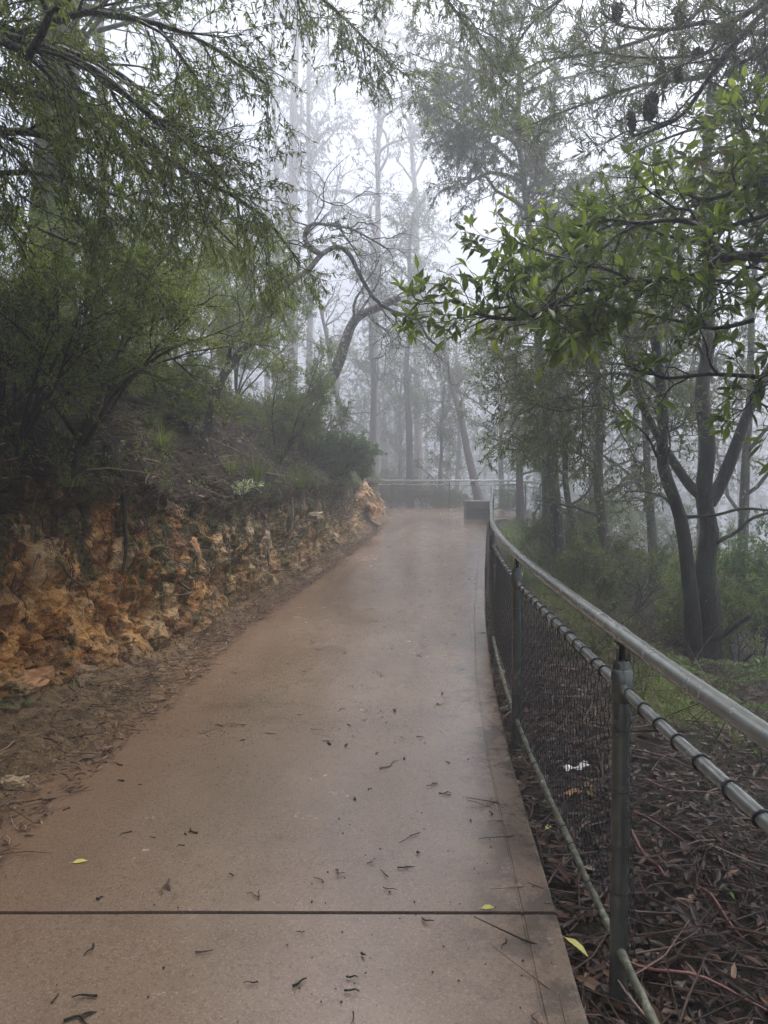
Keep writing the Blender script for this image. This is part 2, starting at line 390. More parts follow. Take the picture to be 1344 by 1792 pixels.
def stone(name, c1, c2, sc=6, moss=0):
    m = NT(name); p = m.pos(); n = m.noise(p, sc, 6, .65); c = m.ramp(n, [(.3, c1), (.7, c2)])
    if moss: c = m.mix(m.ramp(m.noise(p, 4, 5), [(.5, 0), (.62, moss)]), c, (.06, .07, .02))
    m.color(c); m.rough(.6); m.bump(m.noise(p, sc * 5, 5, .65), .6, .012); return m.m
M['ochre_rock'] = stone("ochre sandstone", (.2, .085, .03), (.46, .25, .10), 7, .7)
M['pale_rock'] = stone("pale sandstone", (.26, .18, .1), (.5, .38, .24), 9, .6)
M['brown_rock'] = stone("brown mossy rock", (.09, .055, .03), (.24, .14, .065), 8, .9)
M['soil'] = stone('soil crumb', (.09, .055, .028), (.26, .17, .085), 9)
M['block'] = stone("weathered concrete block", (.065, .06, .055), (.13, .12, .11), 12)
M['blockdark'] = stone("darker lower course", (.05, .046, .042), (.1, .093, .085), 12)  # lower course slightly darker than the upper one
M['white'] = stone("white paper bark", (.6, .6, .58), (.85, .85, .82), 30)

# ------------------------------------------------------------------ the setting: ground, path, bank
def grid_faces(nr, nc):
    i = np.arange(nr - 1)[:, None]; j = np.arange(nc - 1)[None]
    return np.stack([i * nc + j, i * nc + j + 1, (i + 1) * nc + j + 1, (i + 1) * nc + j], -1).reshape(-1, 4)

gx = np.unique(np.concatenate([np.linspace(-190, -12, 26), np.linspace(-12, .5, 14), np.arange(.5, 5, .06), np.arange(5, 14, .3), np.linspace(14, 190, 50)]))
gy = np.unique(np.concatenate([np.linspace(-60, -2, 16), np.arange(-2, 9, .07), np.arange(9, 40, .4), np.linspace(40, 220, 50)]))
X, Y = np.meshgrid(gx, gy)
Z = out_z(X, Y)
inside = (X < xr(Y) - .02) & (Y < 30.15)
Z = np.where(inside, zp(Y) - .25 - .2 * sstep(0, -3, X - xe(Y)), Z)
Pn = np.stack([X, Y, X * 0], -1)
Z = Z + np.where(inside, 0, .035 * fbm(Pn * 1.6, 4, 3) * sstep(0, .3, X - xr(Y)) + .25 * fbm(Pn * .25, 3, 8) * sstep(4, 12, np.maximum(X - xr(Y), Y - 30)))
g = MB(); g.add(np.stack([X, Y, Z], -1), grid_faces(*X.shape), smooth=True)
structure("ground", g, M['ground'])
Z_MIN = float(Z.min())

# path: one concrete sheet with a real saw-cut joint, a kerb strip seam and a thick outer edge
JOINT = 2.69
py_ = np.unique(np.concatenate([np.arange(-6, 12, .06), np.arange(12, 27, .12), [JOINT - .010, JOINT - .007, JOINT + .007, JOINT + .010], np.arange(27, 30.25, .1)]))
py_ = py_[(np.abs(py_ - JOINT) < .0115) | (np.abs(py_ - JOINT) > .02)]
fr = np.linspace(0, 1, 40)
rows, edge, ledge = [], [], []
for y in py_:
    a, b = float(xe(y)) - .55, float(xr(y))
    st = .125
    xs = np.concatenate([a + (b - st - .006 - a) * fr, [b - st - .002, b - st + .003, b - st + .007, b - .05, b - .012, b - .003, b, b, b + .0005]])
    z = np.full(len(xs), float(zp(y)))
    z[40] -= .004; z[41] -= .004
    if y < 22: z[-4] -= .001; z[-3] -= .004
    z[-2] -= .03; z[-1] -= .22
    z[:-3] += .004 * fbm(np.stack([xs, np.full_like(xs, y), xs * 0], -1)[:-3] * .8, 2, 5)
    if abs(y - JOINT) < .009: z[:-1] -= .016
    rows.append(np.stack([xs, np.full_like(xs, y), z], -1)); edge.append(b - xs); ledge.append(xs - float(xe(y)))
rows = np.array(rows)
g = MB(); g.add(rows, grid_faces(*rows.shape[:2]), smooth=False)
structure("path", g, M['path'], {"edge": np.array(edge), "ledge": np.array(ledge), "along": rows[..., 1] / 10.0, "joint": (np.abs(rows[..., 1] - JOINT) < .0095) * 1.0})

# bank: cut clay face with a lip and a steep slope above it
by = np.unique(np.concatenate([np.arange(-3, 1.5, .2), np.arange(1.5, 3.3, .05), np.arange(3.3, 8.5, .017), np.arange(8.5, 9, .026), np.arange(9, 15, .05), np.arange(15, 25.8, .09), np.arange(25.8, 28, .04)]))
bq = np.concatenate([np.linspace(-.25, 1, 14)[:-1], np.linspace(1, 2, 88)[:-1], 2 + np.linspace(0, .6, 18)[:-1], 2 + np.linspace(.6, 2.6, 34)[:-1], 2 + np.geomspace(2.6, 60, 26)])
Qg, Yg = np.meshgrid(bq, by)
U, Zb = bank_profile(Qg, Yg)
Xb = xe(Yg) - U; Zb = Zb + zp(Yg)
Zb = np.where(Qg < 0, Zb + .02 * Qg / .25 * 2, Zb)
B3 = np.stack([Xb, Yg, Zb], -1)
du = np.gradient(B3, axis=1); dv = np.gradient(B3, axis=0)
Nb = nrm(np.cross(dv, du)); Nb = np.where((Nb[..., :1] < 0) & (Qg[..., None] < 2), -Nb, Nb); Nb = np.where((Nb[..., 2:] < 0) & (Qg[..., None] >= 2), -Nb, Nb)
ey = 1 + .0 * Yg
face_w = sstep(.75, 1.15, Qg) * sstep(2.6, 1.9, Qg)
sl_w = sstep(1.9, 2.3, Qg); foot_w = sstep(-.1, .5, Qg) * sstep(1.3, .9, Qg)
n_big = fbm(B3 * np.array([1, 1.1, .9]), 3, 21)
strata = vnoise(B3 * np.array([1.2, 1.2, 6.0]), 40) + .6 * vnoise(B3 * np.array([2.5, 2.5, 13.0]), 41)
blocks = np.round(vnoise(B3 * np.array([2.2, 2.6, 3.2]), 44) * 3) / 3
gully = -np.abs(vnoise(B3 * np.array([2.4, 2.4, .5]), 50)) + .3
wp = B3 + .06 * np.stack([fbm(B3 * 3, 3, 31), fbm(B3 * 3, 3, 32), fbm(B3 * 3, 3, 33)], -1)
wa1, wa2, CELL = worley(wp * np.array([3.2, 3.0, 4.2]), 200); wb1, wb2, cell2 = worley(wp * np.array([9, 8, 13.]), 210)
wc1, wc2, cell3 = worley(wp * np.array([22, 20, 30.]), 220)
crack = np.exp(-((wa2 - wa1) / .09) ** 2) * .055 + np.exp(-((wb2 - wb1) / .12) ** 2) * .018
disp = face_w * (.14 * n_big + .02 * strata + .065 * (CELL - .5) + .034 * (cell2 - .5) - .6 * crack + .09 * gully + .03 * fbm(B3 * 9, 3, 60) + .014 * fbm(B3 * 26, 3, 64) + .012 * (cell3 - .5) - .010 * np.exp(-((wc2 - wc1) / .14) ** 2))
disp += sl_w * (.10 * fbm(B3 * 1.1, 4, 70) + .03 * fbm(B3 * 8, 2, 73)) * np.clip(1.3 - .02 * U, .3, 1)
disp += foot_w * (.035 * fbm(B3 * 4, 4, 80) + .012 * fbm(B3 * 22, 2, 83) + .03)
B3 = B3 + Nb * disp[..., None]
# overhanging turf lip
B3[..., 0] += sstep(1.75, 1.98, Qg) * sstep(2.35, 2.02, Qg) * (.10 + .08 * vnoise(B3 * 1.7, 91))
ok = sstep(-.25, .1, Qg)
# foot line wanders over the concrete
wob = -.05 + .08 * fbm(np.stack([Yg * 1.3, Yg * 0, Yg * 0], -1), 4, 95) * sstep(1.2, 0, Qg)
B3[..., 0] += wob
g = MB(); g.add(B3, grid_faces(*Yg.shape), smooth=False)
structure("bank", g, M['bank'], {"zone": Qg, "cell": .65 * CELL + .25 * cell2 + .1 * cell3})
BANK = B3
def bank_point(y, q):
    i = int(np.argmin(np.abs(by - y))); j = int(np.argmin(np.abs(bq - q))); return BANK[i, j].copy()
def bank_hit(px, py):
    """vertex of the modelled bank nearest to a sight line, front-most"""
    D = BANK - np.array([0, 0, CAM_Z]); dep = D[..., 1] * CP - D[..., 2] * SP; upc = D[..., 1] * SP + D[..., 2] * CP
    sx = 672 + D[..., 0] / np.maximum(dep, .1) * FPX; sy = 896 - upc / np.maximum(dep, .1) * FPX
    e = np.where(dep > .8, (sx - px) ** 2 + (sy - py) ** 2, 1e12)
    k = np.where(e < max(9., e.min() * 1.5), dep, 1e9); i, j = np.unravel_index(np.argmin(k), k.shape); return BANK[i, j].copy()
def snap(p):
    """lowers a point onto the modelled ground"""
    x, y = float(p[0]), float(p[1])
    if y < 27.9 and x < xe(y) - berm(y) * .3:
        e = (BANK[..., 0] - x) ** 2 + (BANK[..., 1] - y) ** 2
        e = e - .02 * sstep(1.9, 2.05, Qg)
        return np.array([x, y, float(BANK[..., 2].ravel()[np.argmin(e)])])
    return np.array([x, y, H(x, y)])

# ------------------------------------------------------------------ plants
class Tree:
    def __init__(s, seed): s.rng = np.random.default_rng(seed); s.wood = []; s.twigs = []
    def grow(s, p, d, L, n, wig, trop=(0, 0, 0)):
        pts = [np.asarray(p, float)]; d = nrm(d); trop = np.asarray(trop, float)
        for i in range(n):
            d = nrm(d + s.rng.normal(0, wig, 3) + trop / n); pts.append(pts[-1] + d * (L / n))
        return np.array(pts)
    def limb(s, pts, r0, r1, sides=7, flare=0, sub=3):
        """explicit limb through given points (smoothed, slightly kinked)"""
        pts = catmull(pts, sub); n = len(pts)
        t = np.linspace(0, 1, n); rad = r0 + (r1 - r0) * t ** .8
        rad = rad * (1 + .07 * vnoise(np.stack([t * n * .7, t * 0 + s.rng.uniform(0, 99), t * 0], -1), 3))
        if flare: rad = rad * (1 + flare * np.exp(-t * 14))
        s.wood.append((pts, rad, sides)); return pts, rad
    def spawn(s, pts, rad, lv, c):
        """side shoots along a limb; c = list of per-level dicts"""
        if lv >= len(c): s.twigs.append(pts); return
        q = c[lv]; r = s.rng
        seg = np.linalg.norm(np.diff(pts, axis=0), axis=1); L = seg.sum(); cum = np.concatenate([[0], np.cumsum(seg)]) / L
        n = max(1, int(r.poisson(q['n']))) if q.get('abs', True) else max(1, int(round(q['n'] * L)))
        for k in range(n):
            t = q.get('t0', .2) + (1 - q.get('t0', .2)) * (k + r.uniform(.1, .9)) / n
            i = min(int(np.searchsorted(cum, t)), len(pts) - 1); i = max(i, 1)
            f = (t - cum[i - 1]) / max(cum[i] - cum[i - 1], 1e-6)
            p = pts[i - 1] + f * (pts[i] - pts[i - 1]); tan = nrm(pts[i] - pts[i - 1]); rr = rad[i - 1] + f * (rad[i] - rad[i - 1])
            side = r.normal(0, 1, 3); side -= tan * (side @ tan); side = nrm(side) * np.array([1, 1, q.get('flat', .7)])
            a = math.radians(r.normal(q.get('ang', 50), 12))
            d = tan * math.cos(a) + nrm(side) * math.sin(a) + np.array(q.get('bias', (0, 0, .1)))
            l = q['len'] * r.uniform(.6, 1.25) * (1 - q.get('short', .35) * t); m = q.get('seg', 5)
            ch = s.grow(p, d, l, m, q.get('wig', .18), q.get('trop', (0, 0, 0)))
            r0 = min(rr * .75, q.get('r', rr * .6)); cr = np.linspace(r0, max(r0 * .3, .0012), len(ch))
            s.wood.append((ch, cr, 4 if r0 < .012 else 6)); s.spawn(ch, cr, lv + 1, c)
        s.twigs.append(pts[int(len(pts) * .65):])
    def wood_mesh(s):
        mb = MB()
        for p, r, k in s.wood:
            if len(p) > 1: mb.tube(p, r, k)
        return mb
    def leaf_mesh(s, dens, L, W, kind='lance', droop=.3, spread=.9, tip=0., tone=(0, 1), minz=None, up=.5, lift=0., tiptone=0., keep=None):
        mb = MB(); r = s.rng; Ps, Ds, Ts = [], [], []
        for pts in s.twigs:
            if len(pts) < 2: continue
            seg = np.linalg.norm(np.diff(pts, axis=0), axis=1); T = seg.sum(); n = int(r.poisson(dens * T))
            if n < 1: continue
            t = r.uniform(0, 1, n) ** (1 / (1 + tip)); x = t * (len(pts) - 1); i = np.minimum(x.astype(int), len(pts) - 2); f = (x - i)[:, None]
            Ps.append(pts[i] * (1 - f) + pts[i + 1] * f); Ds.append(nrm(pts[i + 1] - pts[i])); Ts.append(t)
        pos = np.concatenate(Ps); tan = np.concatenate(Ds)
        if keep is not None:
            k = keep(pos); pos, tan = pos[k], tan[k]
        N = len(pos); sd = r.normal(0, 1, (N, 3)); d = tan * .7 + nrm(sd) * spread + np.array([0, 0, lift - droop]); upv = r.normal(0, up, (N, 3)) + np.array([0, 0, 1.])
        Ls = L * (r.uniform(.55, 1.25, N) if kind != 'broad' else r.uniform(.35, 1.35, N)); cl = (vnoise(pos * 2.2, 5) * .5 + .5)
        rn = np.clip(tone[0] + (tone[1] - tone[0]) * (.55 * cl + .45 * r.uniform(0, 1, N)) + tiptone * (np.concatenate(Ts) - .62), 0, 1)
        leaf_batch(mb, pos, d, upv, Ls, W * Ls / L * r.uniform(.8, 1.2, N), kind, r, rn); s.nleaf = N
        return mb
def catmull(pts, sub=3):
    p = np.asarray(pts, float); p = np.vstack([2 * p[0] - p[1], p, 2 * p[-1] - p[-2]]); out = []
    for i in range(1, len(p) - 2):
        for t in np.arange(sub) / sub:
            a, b, c_, d = p[i - 1], p[i], p[i + 1], p[i + 2]
            out.append(.5 * (2 * b + (c_ - a) * t + (2 * a - 5 * b + 4 * c_ - d) * t * t + (3 * b - a - 3 * c_ + d) * t ** 3))
    out.append(p[-2]); return np.array(out)
def plant(name, label, cat, T, base, bark, leaf, leafargs, group=None, wood='trunk', crown='crown'):
    root = thing(name, label, cat, base, group)
    T.wood_mesh().build(wood, bark, root)
    lm = T.leaf_mesh(**leafargs)
    if lm.n: lm.build(crown, leaf, root)
    return root
NLEAF = 0

# --- left: tree just outside the frame whose boughs hang over the path
T = Tree(11); base = snap((-3.55, 3.6, 0)); ZU = np.array([0, 0, 1.])
tr, rr = T.limb([base - ZU * .2, base + (.05, .1, 1.2), base + (-.05, .1, 2.6), base + (.1, .2, 4.2), base + (0, .3, 6.2)], .17, .09, 9, .8)
cfg = [dict(n=5.2, abs=False, len=.85, ang=48, t0=.18, wig=.14, bias=(.12, .1, -.05), trop=(0, 0, -.28), r=.011, seg=6, short=.72),
       dict(n=7, len=.42, ang=45, wig=.15, bias=(0, 0, -.05), trop=(0, 0, -.35), r=.004, seg=5, t0=.1),
       dict(n=3, len=.22, ang=40, wig=.15, bias=(0, 0, -.1), trop=(0, 0, -.5), r=.002, seg=3)]
b0 = base + (0, .15, 2.6)
for pts, r0 in (([b0, P(-140, 60, 3.5), P(0, 60, 3.6), P(160, 120, 3.8), P(270, 210, 4.1), P(350, 270, 4.4), P(400, 330, 4.6)], .035),
                ([b0, P(-120, 180, 4.0), P(40, 230, 4.2), P(190, 260, 4.5), P(300, 330, 4.9), P(380, 400, 5.2), P(430, 450, 5.4)], .032),
                ([b0, P(-140, 0, 3.9), P(40, 60, 4.2), P(210, 130, 4.6), P(300, 210, 5.1), P(350, 270, 5.4)], .032),
                ([b0, P(-120, 330, 4.4), P(20, 380, 4.8), P(160, 440, 5.4), P(300, 500, 6.0)], .028),
                ([b0, P(-120, 120, 3.7), P(0, 150, 3.9), P(170, 192, 4.2), P(310, 290, 4.5), P(450, 370, 4.8), P(525, 460, 5.1)], .045),
                ([b0 + (0, .05, .6), P(-60, 20, 3.8), P(150, 20, 4.0), P(330, 60, 4.4), P(470, 150, 4.9)], .04),
                ([b0 + (0, .02, -.1), P(-100, 260, 4.2), P(60, 300, 4.5), P(230, 350, 5.0), P(380, 400, 5.4)], .03),
                ([b0 + (0, .1, 1.3), P(-30, -160, 3.6), P(200, -150, 3.9), P(420, -70, 4.4), P(560, -5, 5.0), P(690, 120, 5.6)], .04),
                ([b0 + (0, .1, 1.9), P(100, -420, 3.6), P(420, -330, 4.1), P(640, -170, 4.8), P(790, 10, 5.4), P(890, 150, 5.9)], .045),
                ([b0 + (0, -.2, 1.2), (-2.4, 2.4, 4.9), (-1.2, 1.6, 5.5), (.2, .9, 5.6), (1.4, .3, 5.2)], .05),  # boughs over and behind the camera from here, added to shade the near path
                ([b0 + (0, -.2, .9), (-2.6, 1.6, 4.4), (-1.7, .4, 4.9), (-.8, -.9, 5.0), (.2, -2, 4.7)], .05),
                ([b0 + (0, -.3, 1.4), (-2.0, 1.8, 5.4), (-.9, .8, 5.9), (.6, .2, 6.0), (1.8, -.3, 5.6)], .05),
                ([b0 + (0, -.3, .6), (-2.2, .8, 4.2), (-1.2, -.4, 4.5), (.2, -1.0, 4.6), (1.4, -1.4, 4.3)], .05),
                ([b0 + (.1, .1, .3), P(-20, 60, 3.3), P(90, 20, 3.0), P(180, -60, 2.8)], .035)):
    p, r = T.limb(pts, r0, .006, 6); T.spawn(p, r, 0, cfg)
for ex, ey, ez in ((-.6, .6, 5.2), (.3, 1.8, 5.4), (1.0, .4, 5.0), (1.6, 1.6, 5.6), (.6, -.8, 4.9), (1.9, 2.6, 6.0), (-.2, 2.8, 6.0), (1.2, 3.0, 6.4), (-.9, -1.0, 4.8), (2.2, .6, 5.5)):  # extra boughs above the frame, put in to darken the ground near the camera
    e = np.array([ex, ey, ez]); s_ = base + (.05, .1, 3.2 + .12 * ey); m_ = .5 * (s_ + e) + (0, 0, .5)
    p, r = T.limb([s_, .5 * (s_ + m_) + (0, 0, .15), m_, .5 * (m_ + e) + (0, 0, .12), e], .04, .008, 6); T.spawn(p[4:], r[4:], 0, cfg)
plant("overhanging_tree", "dark fine-leaved tree whose drooping boughs hang over the path from the top left corner", "tree", T, base, M['bark_dark'], M['fine'],
      dict(dens=96, L=.042, W=.0050, kind='lance', droop=.22, spread=.85))
NLEAF += T.nleaf

# --- left: mossy standing trunk behind the boughs
T = Tree(12); base = snap(stand(98, 8.2)); hgt = 9.5
tr, rr = T.limb([base - ZU * .3, base + (0, 0, 1.5), base + (.08, .1, 3.5), base + (.02, .1, 6), base + (.1, .2, hgt)], .26, .15, 10, .4)
cfg2 = [dict(n=24, len=2.2, ang=70, t0=.12, wig=.16, bias=(.15, -.1, .05), trop=(0, 0, -.5), r=.03, seg=7, short=.3),
        dict(n=8, len=.9, ang=48, wig=.16, trop=(0, 0, -.5), r=.008, seg=5), dict(n=5, len=.42, ang=45, wig=.15, trop=(0, 0, -.5), r=.003, seg=4)]
T.spawn(tr[4:], rr[4:], 0, cfg2)
plant("mossy_tree", "thick mossy upright trunk half hidden in dark foliage at the upper left", "tree", T, base, M['bark_moss'], M['fine'], dict(dens=22, L=.07, W=.0085, droop=.3, spread=.8))
NLEAF += T.nleaf

# --- left: leaning little tree at the bank's lip with wide fine foliage
T = Tree(13); base = bank_hit(120, 812); d0 = base[1]
main, mr = T.limb([base - ZU * .15, P(135, 775, d0), P(165, 715, d0 + .05), P(185, 650, d0 + .15), P(225, 590, d0 + .3), P(250, 520, d0 + .4), P(262, 440, d0 + .5)], .055, .016, 8, .6)
c13 = [dict(n=13, len=1.05, ang=52, t0=.38, wig=.14, bias=(.25, 0, .12), trop=(.1, 0, -.25), r=.014, seg=7), dict(n=8, len=.5, ang=46, wig=.15, trop=(0, 0, -.25), r=.005, seg=5, flat=.5), dict(n=5, len=.25, ang=42, wig=.14, r=.002, seg=3, flat=.5)]
T.spawn(main, mr, 0, c13)
for pts, r0 in (([P(148, 780, d0), P(190, 705, d0 - .1), P(235, 655, d0 - .1), P(300, 610, d0), P(365, 588, d0 + .2), P(430, 560, d0 + .4)], .026),
                ([P(175, 690, d0), P(120, 600, d0 - .2), P(70, 520, d0 - .3), P(20, 470, d0 - .4)], .025),
                ([P(188, 645, d0), P(150, 560, d0), P(160, 480, d0 + .2), P(190, 400, d0 + .4)], .02),
                ([P(140, 770, d0), P(80, 690, d0 - .2), P(20, 640, d0 - .3), P(-40, 600, d0 - .3)], .025)):
    p, r = T.limb(pts, r0, .005, 6); T.spawn(p, r, 0, [dict(c13[0], n=8, len=.8, t0=.25)] + c13[1:])
plant("leaning_tree", "small crooked dark tree rooted at the lip above the orange clay, left of the stump", "tree", T, base, M['bark_dark'], M['fine'], dict(dens=66, L=.04, W=.0052, droop=.05, spread=.8, kind='lance'))
NLEAF += T.nleaf

# --- left: slender mottled tree leaning over, ending in the twisted bare limb over the path
T = Tree(14); base = bank_hit(350, 795); d0 = base[1]
sp = [(350, 790, 0), (366, 740, 0), (378, 690, 0), (395, 650, .1), (425, 612, .2), (447, 575, .3), (468, 532, .5), (500, 500, .7), (540, 472, 1), (562, 446, 1.2), (590, 432, 1.4), (612, 446, 1.5), (628, 478, 1.6), (655, 522, 1.7), (690, 546, 1.8), (728, 556, 1.9), (748, 590, 2.0), (775, 612, 2.1)]
main, mr = T.limb([base - ZU * .15] + [P(a, b, d0 + c) for a, b, c in sp], .066, .018, 8, .7)
bare = [dict(n=8, len=.85, ang=48, t0=.05, wig=.36, bias=(.1, 0, .08), r=.012, seg=8), dict(n=5, len=.45, ang=45, wig=.32, r=.005, seg=6), dict(n=2, len=.22, ang=45, wig=.3, r=.0025, seg=4)]
NT0 = len(T.twigs)
for pts, r0 in (([P(562, 446, d0 + 1.2), P(538, 428, d0 + 1.2), P(534, 408, d0 + 1.25), P(548, 392, d0 + 1.3), P(575, 394, d0 + 1.4), P(612, 400, d0 + 1.5), P(648, 418, d0 + 1.6), P(682, 440, d0 + 1.7), P(690, 470, d0 + 1.7)], .044),
                ([P(590, 395, d0 + 1.45), P(615, 430, d0 + 1.5), P(632, 470, d0 + 1.6), P(610, 520, d0 + 1.5)], .014),
                ([P(548, 392, d0 + 1.3), P(566, 360, d0 + 1.3), P(566, 330, d0 + 1.35), P(580, 300, d0 + 1.4), P(612, 270, d0 + 1.5)], .012),
                ([P(562, 350, d0 + 1.3), P(600, 360, d0 + 1.5), P(640, 335, d0 + 1.6), P(668, 345, d0 + 1.7)], .010),
                ([P(655, 522, d0 + 1.7), P(700, 590, d0 + 1.7), P(690, 620, d0 + 1.8)], .010),
                ([P(690, 546, d0 + 1.8), P(700, 575, d0 + 1.8), P(740, 600, d0 + 1.9), P(785, 640, d0 + 2)], .012)):
    p, r = T.limb(pts, r0, .004, 6); T.spawn(p, r, 0, bare)
T.twigs = []
c14 = [dict(n=9, len=.8, ang=55, t0=.3, wig=.15, bias=(.1, -.1, .1), trop=(0, 0, -.3), r=.012, seg=6), dict(n=7, len=.42, ang=45, wig=.15, trop=(0, 0, -.2), r=.004, seg=5, flat=.5), dict(n=4, len=.22, ang=42, wig=.14, r=.002, seg=3)]
T.spawn(main[6:24], mr[6:24], 0, c14)
fp, fr_ = T.limb([P(396, 650, d0 + .1), P(400, 620, d0 + .1), P(412, 590, d0 + .15), P(430, 555, d0 + .25), P(445, 500, d0 + .3), P(470, 440, d0 + .5)], .028, .006, 6); T.spawn(fp, fr_, 0, c14)
p, r = T.limb([P(728, 556, d0 + 1.9), P(760, 570, d0 + 2), P(800, 600, d0 + 2.1), P(850, 640, d0 + 2.2)], .010, .003, 5)
T.spawn(p, r, 0, [dict(n=9, len=.42, ang=50, t0=.1, wig=.2, trop=(0, 0, -.4), r=.004, seg=5), dict(n=4, len=.2, ang=45, wig=.2, trop=(0, 0, -.4), r=.002, seg=3)])
plant("twisted_tree", "slender mottled tree leaning out from the bank, its bare twisted limb looping over the path", "tree", T, base, M['bark_twist'], M['fine_mid'], dict(dens=75, L=.045, W=.0056, droop=.15, spread=.8))
NLEAF += T.nleaf

# --- shrubs on the bank
def shrub(seed, base, h, n, cfg, lean=(0, 0, 0), r0=.02, spread=.5):
    T = Tree(seed)
    for k in range(n):
        a = T.rng.uniform(0, 6.28); d = np.array([math.cos(a) * spread, math.sin(a) * spread, 1.]) + lean
        p = T.grow(base - ZU * .08, d, h * T.rng.uniform(.7, 1.1), 8, .1); r = np.linspace(r0, r0 * .25, len(p)); T.wood.append((p, r, 6)); T.spawn(p, r, 0, cfg)
    return T
fine_sh = [dict(n=9, len=.6, ang=45, t0=.25, wig=.15, bias=(0, 0, .2), r=.008, seg=5), dict(n=6, len=.32, ang=42, wig=.15, r=.003, seg=4), dict(n=4, len=.16, ang=42, wig=.15, r=.0015, seg=3)]
def scaled(c, k, nk=1): return [dict(q, len=q['len'] * k, n=q['n'] * nk) for q in c]
for seed, px, py, h, n, label, mat, ar in (
    (21, 488, 806, 1.75, 6, "airy upright shrub with fine pale green foliage, just right of the twisted tree's foot", 'fine_mid', dict(dens=110, L=.05, W=.0065, lift=.2)),
    (22, 30, 770, 1.5, 6, "dense shrub at the left edge above the clay bank", 'fine_mid', dict(dens=60, L=.05, W=.0065)),
    (23, 545, 812, 1.5, 6, "low dull green shrub between the airy shrub and the round bush", 'olive', dict(dens=100, L=.06, W=.010)),
    (24, 300, 668, 2.5, 8, "olive green shrub at the top of the litter-strewn slope", 'fine', dict(dens=55, L=.06, W=.008)),
    (25, 420, 690, 2.4, 8, "hazy green shrub behind the slender mottled tree", 'fine_mid', dict(dens=100, L=.06, W=.0085)),
    (28, 235, 672, 2.2, 8, "feathery mid-green shrub behind the small crooked tree on the slope", 'fine_mid', dict(dens=48, L=.055, W=.007)),
    (29, 170, 740, 1.0, 6, "low shrub on the slope between the crooked tree's stem and the left edge", 'fine_mid', dict(dens=55, L=.045, W=.006)),
    (30, 330, 760, .8, 5, "low sprawling shrub beside the mottled tree's foot on its left", 'fine_mid', dict(dens=80, L=.045, W=.006)),
    (26, 60, 640, 2.2, 7, "tall shrub high on the slope at the left edge", 'fine_mid', dict(dens=45, L=.065, W=.0085))):
    b = bank_hit(px, py); T = shrub(seed, b, h, n, scaled(fine_sh, 1.0 if h < 1.6 else 1.2), (0.1, 0, 0))
    plant("shrub", label, "shrub", T, b, M['bark_dark'], M[mat], dict(kind='lance', droop=0, spread=.8, **ar), wood='stem', crown='foliage'); NLEAF += T.nleaf
b = bank_hit(585, 840); T = shrub(27, b, 1.15, 11, scaled(fine_sh, .8, 1.1), (.1, -.1, 0), spread=.9)
plant("round_bush", "rounded leafy green bush spilling over the far end of the bank beside the orange corner", "bush", T, b, M['bark_dark'], M['bushleaf'], dict(dens=130, L=.07, W=.015, kind='lance', droop=0), wood='stem', crown='foliage'); NLEAF += T.nleaf

# --- lichen-spotted crooked tree beyond the shrubs
T = Tree(15); base = snap(stand(500, 15.5)); d0 = 15.5
main, mr = T.limb([base - ZU * .3, P(520, 712, d0), P(552, 690, d0), P(584, 655, d0), P(600, 612, d0), P(614, 572, d0), P(630, 552, d0), P(662, 538, d0 - .2), P(700, 520, d0 - .3)], .17, .07, 9, .3)
c15 = [dict(n=5, len=1.9, ang=55, t0=.6, wig=.25, bias=(0, 0, .2), r=.04, seg=8), dict(n=6, len=.9, ang=48, wig=.22, r=.012, seg=6), dict(n=5, len=.45, ang=45, wig=.2, r=.004, seg=4)]
T.spawn(main, mr, 0, c15)
plant("crooked_tree", "crooked lichen-spotted trunk bending right above the shrubs at the far end of the bank", "tree", T, base, M['bark_lichen'], M['olive'], dict(dens=16, L=.09, W=.011, droop=.5)); NLEAF += T.nleaf

